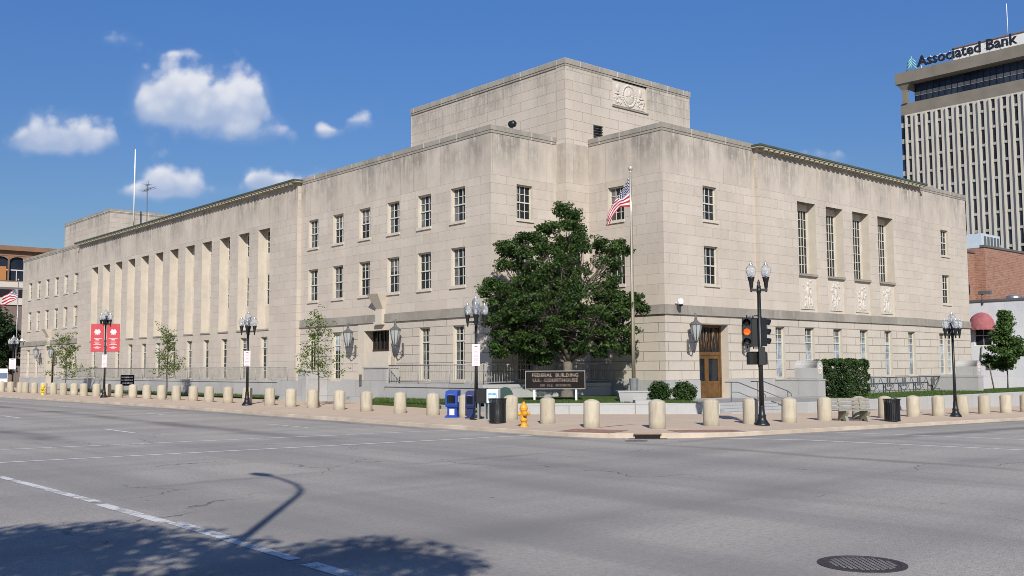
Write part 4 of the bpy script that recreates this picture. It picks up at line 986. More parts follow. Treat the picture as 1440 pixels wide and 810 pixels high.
# ------------------------------------------------------------------ lamp posts
def globe(parent, c, s=1.0):
    g_ = MB(); x, y, z = c
    g_.lathe([(0.085*s,0),(0.125*s,0.06*s),(0.155*s,0.17*s),(0.15*s,0.26*s),(0.115*s,0.33*s),(0.06*s,0.37*s)], 18, c); o = obj('lamp_globe', g_, M_GLOBE, parent)
    f_ = MB(); f_.lathe([(0.062*s,0.37*s),(0.07*s,0.385*s),(0.03*s,0.41*s),(0.035*s,0.44*s),(0.008*s,0.49*s)], 12, c); obj('finial', f_, M_STEEL, o)
    b_ = MB(); b_.lathe([(0.03*s,0.02*s),(0.045*s,0.10*s),(0.03*s,0.2*s)], 10, c); obj('bulb', b_, M_WHITE, o)
def holder(mb, c, s=1.0):
    mb.lathe([(0.02*s,-0.44*s),(0.035*s,-0.40*s),(0.03*s,-0.36*s),(0.05*s,-0.30*s),(0.065*s,-0.16*s),(0.10*s,-0.03*s),(0.11*s,0.0)], 14, c)
def post_base(mb, s=1.0):
    mb.lathe([(0.25*s,0),(0.25*s,0.05),(0.22*s,0.09),(0.17*s,0.16),(0.135*s,0.22),(0.125*s,0.30),(0.14*s,0.33),(0.10*s,0.40),(0.088*s,0.62),(0.095*s,0.64),(0.078*s,0.68)], 16)
def lamp_post(label, H):
    t = thing('street_lamp', label, 'street lamp', (0,0,0), 'black lamp posts with clustered globes')
    m_ = MB(); post_base(m_); m_.lathe([(0.075,0.66),(0.058,1.8),(0.052,H-1.05)], 14); obj('post', m_, M_IRON, t)
    a = MB(); za = H-1.0
    a.box(-0.33,0.33,-0.035,0.035,za-0.03,za+0.05); a.box(-0.035,0.035,-0.33,0.33,za-0.028,za+0.048); a.lathe([(0.06,za-0.10),(0.075,za),(0.06,za+0.10)], 12)
    for x, y in ((-0.31,0),(0.31,0),(0,-0.31),(0,0.31)): holder(a, (x,y,za+0.28))
    a.lathe([(0.05,za+0.05),(0.045,za+0.2)], 10); holder(a, (0,0,za+0.52)); obj('arms', a, M_IRON, t)
    for x, y in ((-0.31,0),(0.31,0),(0,-0.31),(0,0.31)): globe(t, (x,y,za+0.28), 0.95)
    globe(t, (0,0,za+0.52), 1.0); return t
RC = atan2(-0.6614, 0.75)
def at(x, y): return (x, y, walk(x, y)-0.01)
LP = lamp_post('black lamp post standing between the blue newspaper boxes and the litter bin', 4.58); LP.location = at(23.45, 28.62); LP.rotation_euler.z = RC
l2 = place_copy(LP, at(23.47,46.88), RC+0.1, 'black lamp post before the near end of the long railing', sc=1.04)
l4 = place_copy(LP, at(24.4,91.7), RC, 'farthest black lamp post, at the far left end of the sidewalk', sc=1.05)
l5 = place_copy(LP, at(42.4,19.62), RC, 'black lamp post on the right, before the end of the scrolled railing', sc=0.975)
l3 = lamp_post('tall black lamp post carrying two red banners', 5.85); l3.location = at(23.55,67.4); l3.rotation_euler.z = RC

M_SIGNW = plain('white sign sheet', (0.60,0.57,0.59), 0.45); M_RED = plain('red sign print', (0.45,0.06,0.07), 0.5); M_PINK = plain('faded pink sign print', (0.50,0.25,0.30), 0.5)
def pole_sign(loc, w, h, label, group):
    t = thing('parking_sign', label, 'sign', loc, group, RC); a = MB(); a.box(-w/2,w/2,-0.10,-0.085,0,h); a.box(-w/2+0.02,w/2-0.02,-0.085,-0.055,h*0.2,h*0.24); a.box(-w/2+0.02,w/2-0.02,-0.085,-0.055,h*0.8,h*0.84); obj('panel', a, M_SIGNW, t)
    a = MB()
    for i, (f_, ww, hh) in enumerate(((0.90,0.4,0.05),(0.78,0.75,0.018),(0.68,0.45,0.03),(0.60,0.75,0.018),(0.50,0.45,0.03),(0.42,0.75,0.018),(0.32,0.6,0.035),(0.24,0.75,0.014),(0.14,0.5,0.03),(0.05,0.6,0.02))):
        a.box(-w*ww/2, w*ww/2, -0.1035, -0.1005, h*f_-h*hh/2, h*f_+h*hh/2, 0 if i == 0 else 1)
    obj('print', a, [M_RED, M_PINK], t)
pole_sign((23.45,28.62,2.14), 0.28, 0.80, 'narrow white parking sign on the lamp post by the newspaper boxes', 'white signs on the lamp posts')
pole_sign((23.47,46.88,2.22), 0.33, 0.78, 'narrow white parking sign on the lamp post before the near end of the railing', 'white signs on the lamp posts')
pole_sign((23.55,67.4,2.25), 0.32, 0.85, 'narrow white parking sign below the red banners', 'white signs on the lamp posts')
pole_sign((24.4,91.7,2.2), 0.58, 0.9, 'square white sign on the farthest lamp post', 'white signs on the lamp posts')
M_BANNER = plain('red banner cloth', (0.44,0.045,0.055), 0.7, var=0.08); M_BANW = plain('white banner print', (0.72,0.62,0.62), 0.7)
def banner(side, label):
    loc = (23.55,67.4,3.30); t = thing('street_banner', label, 'banner', loc, 'red banners on the lamp post', RC+0.12)
    x0, x1 = (0.09, 0.92) if side > 0 else (-0.92, -0.09); a = MB(); nx, nz = 8, 14; k0 = len(a.v); H = 1.80
    for j in range(nz+1):
        for i in range(nx+1):
            u, v = i/nx, j/nz; a.add([(x0+(x1-x0)*u, -0.03+0.035*sin(pi*v)*sin(2.2*u+side), H*v)])
    for j in range(nz):
        for i in range(nx): q = j*(nx+1)+i; a.face((q,q+1,q+nx+2,q+nx+1),0,True)
    b_ = [(x,y+0.012,z) for x,y,z in a.v]; kk = a.add(b_)
    for j in range(nz):
        for i in range(nx): q = kk+j*(nx+1)+i; a.face((q,q+nx+1,q+nx+2,q+1),0,True)
    obj('cloth', a, M_BANNER, t)
    r_ = MB(); r_.tube([(0,0.0,H+0.02),(x1 if side > 0 else x0,0.0,H+0.02)], 0.014, 6); r_.tube([(0,0.0,-0.02),(x1 if side > 0 else x0,0.0,-0.02)], 0.014, 6); obj('banner_arms', r_, M_IRON, t)
    p_ = MB(); xm = (x0+x1)/2; yf = -0.045
    def yo(z): return -0.03+0.035*sin(pi*z/H)*sin(2.2*0.5+side)-0.012
    for dx, dz, r0, r1 in ((0,0,0.16,0.13),(-0.13,-0.02,0.07,0.10),(0.13,-0.02,0.07,0.10),(-0.08,0.08,0.09,0.08),(0.08,0.08,0.09,0.08),(0,-0.1,0.07,0.08)): p_.blob((xm+dx, yo(1.30)-0.004*abs(dx), 1.30+dz), (r0,0.006,r1), 12)
    for z, w in ((1.10,0.34),(0.87,0.60),(0.79,0.24),(0.70,0.22),(0.62,0.36),(0.55,0.26),(0.45,0.46),(0.31,0.18),(0.25,0.44),(0.18,0.24)): p_.box(xm-w/2, xm+w/2, yo(z)-0.006, yo(z)+0.003, z-0.014, z+0.014)
    obj('print', p_, M_BANW, t)
banner(-1, 'red banner with white emblem on the left of the lamp post'); banner(1, 'red banner with white emblem on the right of the lamp post')

# traffic signal pole
tp = thing('signal_pole', 'black pole with two globes that carries the traffic signals at the corner', 'street lamp', at(28.5,19.72), None, RC)
m_ = MB(); post_base(m_, 1.02); m_.lathe([(0.085,0.66),(0.072,2.2),(0.06,4.62)], 16); m_.lathe([(0.06,4.6),(0.075,4.66),(0.04,4.74),(0.05,4.80),(0.01,4.90)], 12); obj('post', m_, M_IRON, tp)
a = MB(); a.box(-0.29,0.29,-0.04,0.04,4.50,4.59); a.lathe([(0.075,4.44),(0.085,4.54),(0.07,4.63)], 12)
for x in (-0.25,0.25): holder(a, (x,0,4.98), 1.15)
obj('arms', a, M_IRON, tp)
for x in (-0.25,0.25): globe(tp, (x,0,4.98), 1.1)
a = MB(); a.box(-0.07,0.14,-0.11,-0.03,2.02,2.62); obj('control_box', a, M_IRON, tp)
def lens_mat(name, c, e=0.0):
    t = NT(name); t.set(Base_Color=c, Roughness=0.25)
    if e: t.b.inputs['Emission Color'].default_value = (1.0,0.11,0.015,1); t.b.inputs['Emission Strength'].default_value = e
    return t.mat
M_AMBER = lens_mat('lit orange lens', (0.9,0.14,0.015), 1.2); M_LENS = lens_mat('unlit dark lens', (0.02,0.018,0.016)); M_LENSG = lens_mat('unlit grey green lens', (0.05,0.06,0.055))
def signal(loc, rz, lit, label):
    t = thing('traffic_signal', label, 'traffic signal', loc, 'traffic signals on the corner pole', rz)
    b = MB(); b.cham(-0.16,0.16,-0.10,0.12,0,0.96,0.025); obj('housing', b, M_IRON, t)
    for k in range(3):
        zc = 0.16+0.32*k; ln = MB(); ln.lathe([(0.115,-0.105),(0.09,-0.13),(0.01,-0.14)], 16, (0,0,zc), axis='y'); obj('lens', ln, M_AMBER if lit == k else (M_LENSG if k == 0 else M_LENS), t)
        vs = MB(); n = 14
        for r_ in (0.13, 0.122):
            for j in range(n+1):
                a_ = radians(-35)+radians(250)*j/n; vs.add([(r_*cos(a_), -0.10, zc+r_*sin(a_)), (r_*cos(a_), -0.33+0.07*(1-sin(a_)), zc+r_*sin(a_)-0.02)])
        for q in range(2):
            for j in range(n): o_ = q*2*(n+1)+2*j; vs.face((o_,o_+1,o_+3,o_+2),0,True)
        for j in range(n): vs.face((2*j+1, 2*(n+1)+2*j+1, 2*(n+1)+2*j+3, 2*j+3))
        obj('visor', vs, M_IRON, t)
    br = MB(); br.tube([(0,0.02,0.96),(0,0.02,1.03),(0.0,0.30,1.03)], 0.022, 6); br.tube([(0,0.02,0),(0,0.02,-0.06),(0.0,0.30,-0.06)], 0.022, 6); obj('bracket', br, M_IRON, t)
sp = Vector((28.5,19.72,0)); rv = Vector((0.75,-0.6614,0)); fv = Vector((0.6614,0.75,0))
def sloc(r_, f_, z): p = sp+rv*r_+fv*f_; return (p.x,p.y,z)
signal(sloc(-0.44,-0.05,2.74), RC-0.25, 1, 'black traffic signal on the left of the pole with its middle lens lit orange')
signal(sloc(0.13,0.22,2.74), RC+pi*0.62, -1, 'unlit black traffic signal on the right of the pole, its visors facing right')
signal(sloc(-0.17,0.20,2.72), RC+pi*0.92, -1, 'black traffic signal seen from behind, in the middle beside the pole')
t = thing('pedestrian_signal', 'dark pedestrian signal box hanging below the traffic signals', 'traffic signal', sloc(-0.06,0.22,2.12), None, RC+0.2)
a = MB(); a.cham(-0.36,0.36,-0.10,0.10,0,0.44,0.05); obj('housing', a, M_IRON, t)
a = MB()
for s_ in (-0.18,0.18): a.box(s_-0.145,s_+0.145,-0.108,-0.102,0.06,0.38)
obj('face', a, M_LENS, t); a = MB(); a.tube([(0.06,-0.05,0.44),(0.06,-0.05,0.55)], 0.022, 6); a.tube([(0.05,0,0),(0.05,0,-0.08),(0.06,-0.2,-0.08)], 0.022, 6); obj('bracket', a, M_IRON, t)

# ------------------------------------------------------------------ hydrants
M_HYD = plain('yellow orange hydrant paint', (0.62,0.29,0.022), 0.45, var=0.12, scale=8); M_HYDW = plain('faded yellow hydrant paint', (0.66,0.45,0.04), 0.5, var=0.1)
def hydrant(mat, label):
    t = thing('fire_hydrant', label, 'hydrant', (0,0,0), 'yellow hydrants at the kerb')
    b = MB(); b.lathe([(0.15,0),(0.15,0.04),(0.10,0.06),(0.095,0.20),(0.125,0.21),(0.125,0.25),(0.098,0.26),(0.105,0.54),(0.135,0.56),(0.135,0.60)], 20); obj('barrel', b, mat, t)
    b = MB(); b.lathe([(0.135,0.60),(0.13,0.62),(0.118,0.69),(0.08,0.75),(0.045,0.765),(0.042,0.82),(0.03,0.825)], 20); obj('bonnet', b, mat, t)
    for ax_, s_ in (('x',1),('x',-1),('y',-1)):
        q = MB(); r_ = 0.085 if ax_ == 'y' else 0.062; L = 0.10
        q.lathe([(r_*0.8,s_*L),(r_,s_*(L+0.03)),(r_,s_*(L+0.09)),(0.025,s_*(L+0.095)),(0.025,s_*(L+0.12))], 12, (0,0,0.44), axis=ax_); obj('outlet_cap', q, mat, t)
    q = MB()
    for k in range(8): q.lathe([(0.014,0),(0.014,0.025)], 6, (0.117*cos(pi*k/4),0.117*sin(pi*k/4),0.25))
    obj('flange_bolts', q, mat, t); return t
h1 = hydrant(M_HYD, 'yellow orange fire hydrant on the near kerb right of the litter bin'); h1.location = at(21.95,24.35); h1.rotation_euler.z = RC+0.3
h2 = hydrant(M_HYDW, 'pale yellow fire hydrant at the far left of the sidewalk'); h2.location = at(23.2,79.2); h2.rotation_euler.z = RC

# ------------------------------------------------------------------ litter bins, newspaper boxes, collection box
def litter_bin(label):
    t = thing('litter_bin', label, 'litter bin', (0,0,0), 'black slatted litter bins'); r = 0.285
    s_ = MB()
    for k in range(28):
        a_ = 2*pi*k/28; c_, d_ = cos(a_), sin(a_); rr = r
        pts = [(rr*c_,rr*d_,0.05),(rr*c_,rr*d_,0.70),((rr+0.02)*c_,(rr+0.02)*d_,0.84)]
        e = Vector((-d_,c_,0))*0.024
        k0 = s_.add([Vector(p)-e for p in pts]+[Vector(p)+e for p in pts]); s_.face((k0,k0+3,k0+4,k0+1)); s_.face((k0+1,k0+4,k0+5,k0+2))
    obj('slats', s_, M_IRON, t)
    l_ = MB(); l_.lathe([(0.235,0.04),(0.25,0.10),(0.262,0.66),(0.245,0.66)], 24); obj('liner', l_, M_IRON, t)
    for z, rr in ((0.05,r+0.01),(0.70,r+0.012),(0.845,r+0.035)): q = MB(); q.tube([((rr)*cos(2*pi*k/28),rr*sin(2*pi*k/28),z) for k in range(29)], 0.014, 5); obj('hoop', q, M_IRON, t)
    return t
b1 = litter_bin('black litter bin in front of the white newspaper box, right of the lamp post'); b1.location = at(22.6,26.42)
b2 = place_copy(b1, at(35.75,18.95), 0.3, 'black litter bin right of the park bench')
M_BLUE = plain('blue painted steel', (0.012,0.055,0.30), 0.4, var=0.1); M_NAVY = plain('dark blue painted steel', (0.012,0.025,0.115), 0.4, var=0.1)
def news_box(label, mat, loc, rz, style):
    t = thing('newspaper_box', label, 'newspaper box', loc, 'newspaper boxes by the lamp post', rz); t.scale = (1,1,1) if style else (0.72,0.8,0.98)
    b = MB(); prof = [(-0.22,0.48),(-0.22,0.86),(-0.17,1.0),(0.2,1.06),(0.22,1.0),(0.22,0.40),(-0.18,0.40)]
    k = b.add([(-0.235,y,z) for y,z in prof]+[(0.235,y,z) for y,z in prof]); n_ = len(prof)
    for j in range(n_): b.face((k+j,k+(j+1)%n_,k+n_+(j+1)%n_,k+n_+j))
    b.face([k+j for j in range(n_)]); b.face([k+2*n_-1-j for j in range(n_)]); obj('cabinet', b, mat, t)
    p = MB(); p.box(-0.19,0.19,-0.12,0.17,0.06,0.398); obj('pedestal', p, mat, t)
    f_ = MB(); f_.box(-0.26,0.26,-0.22,0.24,0.0,0.058); obj('foot', f_, mat, t)
    w = MB(); w.box(-0.17,0.17,-0.228,-0.2205,0.55,0.84); obj('display_window', w, M_GLASS, t)
    h = MB(); h.box(-0.10,0.10,-0.26,-0.223,0.865,0.885); obj('door_handle', h, M_STEEL, t)
    if style: q = MB(); q.box(-0.10,0.10,-0.128,-0.1205,0.10,0.34); obj('notice', q, M_SIGNW, t); q = MB(); q.box(0.2355,0.240,-0.08,0.10,0.60,0.82); obj('notice', q, M_SIGNW, t)
    return t
bz = lambda x, y: at(x, y)
news_box('bright blue newspaper box with white notices, leftmost of the boxes', M_BLUE, bz(23.70,30.33), RC-0.28, True)
news_box('dark blue newspaper box half behind the lamp post', M_NAVY, bz(23.75,29.30), RC-0.25, False)
t = thing('newspaper_rack', 'black and white newspaper rack with a white printed card above the litter bin', 'newspaper box', bz(23.60,28.12), 'newspaper boxes by the lamp post', RC-0.2)
a = MB(); a.cham(-0.40,-0.03,-0.22,0.22,0.62,1.13,0.02); a.box(-0.38,-0.04,-0.226,-0.2205,0.66,1.08); obj('black_cabinet', a, M_IRON, t)
a = MB(); a.cham(-0.01,0.42,-0.24,0.20,0.62,1.12,0.02); obj('white_cabinet', a, M_WHITE, t)
a = MB(); a.box(0.04,0.37,-0.246,-0.2405,0.68,0.98); obj('printed_card', a, plain('blue printed card', (0.16,0.34,0.55), 0.5, var=0.5, scale=14), t)
a = MB(); a.box(0.07,0.34,-0.2495,-0.2465,0.76,0.90); obj('card_print', a, plain('pale card print', (0.55,0.66,0.74), 0.5, var=0.3, scale=20), t)
a = MB()
for x in (-0.34,-0.08,0.05,0.36): a.box(x-0.025,x+0.025,-0.16,0.16,0.0,0.62)
a.box(-0.38,0.40,-0.18,0.18,0.0,0.04); obj('stand', a, M_STEEL, t)
t = thing('mail_relay_box', 'dark green round-topped mail box behind the bollard by the litter bin', 'mail box', at(24.95,28.72), None, RC)
a = MB(); prof = [(-0.30,0.12),(-0.30,0.80)]+[(0.30*-cos(pi*k/10),0.80+0.34*sin(pi*k/10)) for k in range(1,10)]+[(0.30,0.80),(0.30,0.12)]
k = a.add([(x,-0.27,z) for x,z in prof]+[(x,0.27,z) for x,z in prof]); n_ = len(prof)
for j in range(n_): a.face((k+j,k+(j+1)%n_,k+n_+(j+1)%n_,k+n_+j), 0, 1 <= j <= n_-3)
a.face([k+j for j in range(n_)]); a.face([k+2*n_-1-j for j in range(n_)]); obj('body', a, plain('dark green enamel', (0.012,0.05,0.038), 0.4, var=0.1), t)
a = MB()
for x in (-0.25,0.25):
    for y in (-0.22,0.22): a.box(x-0.03,x+0.03,y-0.03,y+0.03,0,0.12)
obj('feet', a, M_IRON, t); a = MB(); a.box(-0.22,0.22,-0.285,-0.2705,0.25,0.72); obj('door', a, plain('green enamel door', (0.016,0.06,0.045), 0.4), t)

# bench
t = thing('park_bench', 'weathered grey bench with concrete legs between two bollards on the right', 'bench', at(34.4,19.75), None, RC+0.25)
M_SLAT = plain('weathered grey slats', (0.22,0.205,0.18), 0.8, var=0.2, scale=4); M_CONC = plain('greenish concrete', (0.22,0.215,0.165), 0.9, var=0.2, scale=5)
# faces away from the viewer's right: the back slats stand behind the seat
for i, (y, z) in enumerate(((0.20,0.52),(0.235,0.66),(0.27,0.80))):
    a = MB(); a.M = Matrix.Translation((0,y,z)) @ Matrix.Rotation(radians(-12),4,'X'); a.cham(-0.82,0.82,-0.022,0.022,-0.05,0.05,0.008); obj('back_slat', a, M_SLAT, t)
for y in (-0.26,-0.13,0.0,0.13):
    a = MB(); a.cham(-0.82,0.82,y-0.055,y+0.055,0.40,0.44,0.008); obj('seat_slat', a, M_SLAT, t)
for x in (-0.45,0.45):
    a = MB(); pr = [(-0.30,0.0),(-0.12,0.0),(-0.09,0.07),(0.0,0.10),(0.09,0.07),(0.12,0.0),(0.30,0.0),(0.24,0.16),(0.22,0.40),(0.30,0.86),(0.24,0.87),(0.15,0.40),(-0.30,0.395),(-0.31,0.35),(-0.20,0.20)]
    k = a.add([(x-0.06,y,z) for y,z in pr]+[(x+0.06,y,z) for y,z in pr]); n_ = len(pr)
    for j in range(n_): a.face((k+j,k+(j+1)%n_,k+n_+(j+1)%n_,k+n_+j))
    a.face([k+j for j in range(n_)]); a.face([k+2*n_-1-j for j in range(n_)]); obj('leg', a, M_CONC, t)

# ------------------------------------------------------------------ courthouse sign, small sign, flagpole
M_SIGNB = plain('dark brown sign board', (0.012,0.010,0.0095), 0.75, spec=0.12, var=0.2, scale=2); M_SIGNL = plain('tarnished gilt lettering', (0.24,0.185,0.14), 0.5, var=0.2, scale=9); M_SIGND = plain('dull lettering', (0.10,0.08,0.065), 0.6)
SC = Vector((29.0,30.2,0.70)); t = thing('courthouse_sign', 'dark sign board on two white posts reading FEDERAL BUILDING before the big tree', 'sign', SC, None, RC-0.02)
a = MB(); a.box(-1.22,1.22,-0.05,0.05,0.50,1.20); obj('board', a, M_SIGNB, t)
a = MB()
for x0,x1,z0,z1 in ((-1.25,1.25,1.202,1.235),(-1.25,1.25,0.465,0.498),(-1.25,-1.222,0.498,1.202),(1.222,1.25,0.498,1.202)): a.box(x0,x1,-0.065,0.065,z0,z1)
obj('frame', a, plain('grey bronze frame', (0.23,0.22,0.20), 0.5), t)
for x in (-0.87,0.87): a = MB(); a.box(x-0.04,x+0.04,-0.03,0.03,-0.25,0.464); obj('post', a, M_WHITE, t)
RX = Matrix.Rotation(radians(90),4,'X')
for txt, z, sz, m_, spc in (('FEDERAL  BUILDING',1.04,0.20,M_SIGNL,1.08),('U.S.  COURTHOUSE',0.83,0.20,M_SIGNL,1.08),('100  N.E.  MONROE',0.62,0.145,M_SIGND,1.05)):
    a = MB(); text_into(a, txt, sz, Matrix.Translation((0,-0.055,z)) @ RX, extrude=0.006, sp=spc, bold=0.003); obj('lettering', a, m_, t)
t = thing('notice_sign', 'small square dark brown sign with three white lines on the left sidewalk', 'sign', (26.4,71.0,walk(26.4,71.0)), None, RC+0.1)
a = MB(); a.box(-0.46,0.46,-0.03,0.03,0.66,1.42); obj('board', a, M_SIGNB, t)
for x in (-0.3,0.3): a = MB(); a.box(x-0.035,x+0.035,-0.02,0.02,-0.05,0.66); obj('post', a, M_SIGNB, t)
for txt, z in (('FEDERAL BUILDING',1.25),('U.S. COURT HOUSE',1.05),('100 N.E. MONROE',0.84)):
    a = MB(); text_into(a, txt, 0.125, Matrix.Translation((0,-0.034,z)) @ RX, extrude=0.003, sx=0.72, bold=0.003); obj('lettering', a, M_WHITE, t)

FP = Vector((32.6,29.05,0.60))
t = wthing('flagpole', 'tall bronze flagpole with a ball top rising from a stone urn', 'flagpole', FP)
a = MB(); a.lathe([(0.085,0.9),(0.08,3.5),(0.055,8.0),(0.035,10.0)], 14, FP); obj('pole', a, M_POLE, t)
a = MB(); a.blob((FP.x,FP.y,10.78), (0.12,0.12,0.12), 16); a.lathe([(0.03,10.55-0.6),(0.05,10.6-0.6),(0.03,10.68-0.6)], 10, (FP.x,FP.y,0.6)); obj('ball', a, plain('pale gilt ball', (0.60,0.55,0.44), 0.3, metal=0.5), t)
a = MB(); a.tube([(FP.x-0.10,FP.y-0.05,1.9),(FP.x-0.09,FP.y-0.045,6.0),(FP.x-0.06,FP.y-0.03,10.5)], 0.008, 4); obj('halyard', a, M_WHITE, t)
a = MB(); a.lathe([(0.14,0.0),(0.15,0.15),(0.19,0.75),(0.21,0.95),(0.18,0.98),(0.09,0.98)], 10, FP, sm=False); obj('urn', a, plain('dark granite urn', (0.17,0.175,0.175), 0.7, var=0.2), t)
t = wthing('stone_planter', 'pale tapered stone block on the corner lawn before the flagpole', 'planter', (31.4,28.1,0.55))
a = MB(); a.M = Matrix.Translation((31.4,28.1,0)) @ Matrix.Rotation(RC,4,'Z')
k = a.add([(x*0.50,y*0.40,0.50) for x,y in ((-1,-1),(1,-1),(1,1),(-1,1))]+[(x*0.60,y*0.5,1.02) for x,y in ((-1,-1),(1,-1),(1,1),(-1,1))])
for f_ in ((0,1,5,4),(1,2,6,5),(2,3,7,6),(3,0,4,7),(4,5,6,7)): a.face([k+i for i in f_])
a.box(-0.63,0.63,-0.53,0.53,1.022,1.08); obj('block', a, STONE['granite'], t)
t2 = MB(); t2.M = Matrix.Translation((30.95,27.05,0)) @ Matrix.Rotation(RC,4,'Z'); t2.box(-0.36,0.36,-0.12,0.9,-0.1,0.72); tag(obj('wall_pier', t2, STONE['granite']), 'short granite pier in the corner wall under the tapered block', 'pier')

# the flag, limp from its hoist
def flag_mat():
    t = NT('flag cloth'); uv = t.n.new('ShaderNodeUVMap').outputs[0]; s_ = t.sep(uv)
    st = t.math('MODULO', t.math('FLOOR', t.math('MULTIPLY', s_[1], 13.0)), 2.0)
    c = t.mix(st, (0.32,0.008,0.018), (0.56,0.54,0.54))
    can = t.math('MULTIPLY', t.math('LESS_THAN', s_[0], 0.40), t.math('GREATER_THAN', s_[1], 6/13))
    gx = t.math('SUBTRACT', t.math('FRACT', t.math('MULTIPLY', s_[0], 6/0.40)), 0.5); gy = t.math('SUBTRACT', t.math('FRACT', t.math('MULTIPLY', t.math('SUBTRACT', s_[1], 6/13), 5/(7/13))), 0.5)
    r2 = t.math('ADD', t.math('MULTIPLY', gx, gx), t.math('MULTIPLY', gy, gy)); star = t.math('LESS_THAN', r2, 0.085)
    c = t.mix(can, c, t.mix(star, (0.008,0.013,0.060), (0.55,0.55,0.57)))
    c2 = t.mix(t.math('LESS_THAN', s_[0], 0.40), (0,0,0), (1,1,1))
    t.set(Base_Color=c, Roughness=0.8); return t.mat
M_FLAG = flag_mat()
def flag_mesh(top, hoist, pts_top, pts_bot, right, depth, rip=0.10):
    mb = MB(); mb.uv = []; nu, nv = 40, 26
    def interp(P, u):
        x = u*(len(P)-1); i = min(int(x), len(P)-2); f_ = x-i; p0 = P[max(i-1,0)]; p1, p2 = P[i], P[i+1]; p3 = P[min(i+2,len(P)-1)]
        return tuple(0.5*((2*b)+(-a+c)*f_+(2*a-5*b+4*c-d)*f_*f_+(-a+3*b-3*c+d)*f_**3) for a,b,c,d in zip(p0,p1,p2,p3))
    for i in range(nu+1):
        u = i/nu; a, b = interp(pts_top, u), interp(pts_bot, u)
        for j in range(nv+1):
            v = j/nv; x = b[0]*(1-v)+a[0]*v; z = b[1]*(1-v)+a[1]*v
            dd = rip*u**0.5*(sin(9*u+3.2*v)+0.6*sin(17*u-5*v+1)); p = Vector(top)+Vector(right)*x+Vector((0,0,z))+Vector(depth)*dd; mb.add([p]); mb.uv.append((u, v*(1-0.5*min(1.0, max(0.0, (u-0.25)/0.3)))))
    for i in range(nu):
        for j in range(nv): q = i*(nv+1)+j; mb.face((q,q+nv+1,q+nv+2,q+1),0,True)
    return mb
hp_ = (FP.x,FP.y,10.47)
fm = flag_mesh(hp_, 1.42, [(-0.06,-0.02),(-0.30,-0.52),(-0.56,-0.90),(-0.82,-1.34),(-1.02,-1.72),(-1.10,-2.0)], [(-0.06,-1.42),(-0.30,-1.40),(-0.52,-1.46),(-0.78,-1.80),(-0.96,-2.16),(-1.03,-2.32)], (0.75,-0.6614,0), (0.6614,0.75,0))
tag(obj('flag', fm, M_FLAG), 'striped flag with a starred blue corner drooping from the tall flagpole', 'flag')

# ------------------------------------------------------------------ street covers
M_CAST = plain('rusty dark cast iron', (0.055,0.045,0.042), 0.65, metal=0.3, var=0.3, scale=14); M_CASTL = plain('polished cast iron', (0.16,0.15,0.145), 0.5, metal=0.3, var=0.3, scale=14)
t = thing('manhole_cover', 'round ribbed iron manhole cover in the foreground asphalt', 'manhole cover', (9.73,5.55,0.004), None, RC)
a = MB(); a.lathe([(0.45,-0.02),(0.45,0.004),(0.39,0.006),(0.385,0.0)], 40, sm=False); obj('ring', a, M_CAST, t)
a = MB(); a.lathe([(0.38,-0.02),(0.38,0.003)], 40, sm=False)
obj('plate', a, M_CAST, t); a = MB()
for i in range(-7,8):
    for j in range(-7,8):
        x, y = i*0.05, j*0.05
        if x*x+y*y < 0.33**2: a.box(x-0.017,x+0.017,y-0.017,y+0.017,0.003,0.008)
obj('studs', a, M_CASTL, t)
t = thing('valve_cover', 'small dark iron cover in the asphalt before the storm drain inlet', 'manhole cover', (21.22,18.85,0.004), None, RC)
a = MB(); a.lathe([(0.30,-0.02),(0.30,0.004)], 24, sm=False); obj('plate', a, M_CAST, t); a = MB(); a.lathe([(0.33,-0.02),(0.33,0.006),(0.305,0.006)], 24, sm=False); obj('ring', a, M_CASTL, t)
# storm drain: dark throat in the kerb
ang = atan2(19.35-20.15, 22.95-22.2); t = thing('storm_drain', 'storm drain inlet with a rusty lip in the rounded kerb', 'drain', (22.22,19.30,0.0), None, -pi/4)
a = MB(); a.box(-0.36,0.36,-0.02,0.3,0.015,0.10); obj('throat', a, plain('black void', (0.004,0.004,0.004), 0.9), t)
a = MB(); a.box(-0.40,0.40,-0.035,0.32,0.101,0.14); obj('lip', a, plain('rusty drain lip', (0.14,0.07,0.035), 0.8, var=0.3, scale=9), t)
a = MB(); a.box(-0.55,0.55,-0.35,-0.03,-0.01,0.008); obj('gutter_plate', a, M_CAST, t)

# ------------------------------------------------------------------ vegetation
def leaves(mb, c, r, n, size, rnd, flat=0.55, shell=0.35):
    for _ in range(n):
        while True:
            p = Vector((rnd.uniform(-1,1), rnd.uniform(-1,1), rnd.uniform(-1,1)))
            if p.length <= 1: break
        if p.length < shell and rnd.random() < 0.6: p = p.normalized()*rnd.uniform(shell,1) if p.length > 1e-3 else p
        q = Vector((c[0]+p.x*r[0], c[1]+p.y*r[1], c[2]+p.z*r[2]))
        nrm = Vector((rnd.gauss(0,1), rnd.gauss(0,1), abs(rnd.gauss(0,1))+flat)); nrm = (nrm+p*0.8).normalized()
        a = nrm.orthogonal().normalized(); a.rotate(Matrix.Rotation(rnd.uniform(0,6.28),3,nrm)); b = nrm.cross(a); s_ = size*rnd.uniform(0.6,1.25)
        k = mb.add([q-a*s_*0.5, q+b*s_*0.30+nrm*s_*0.06, q+a*s_*0.55, q-b*s_*0.30+nrm*s_*0.06]); mb.face((k,k+1,k+2,k+3))
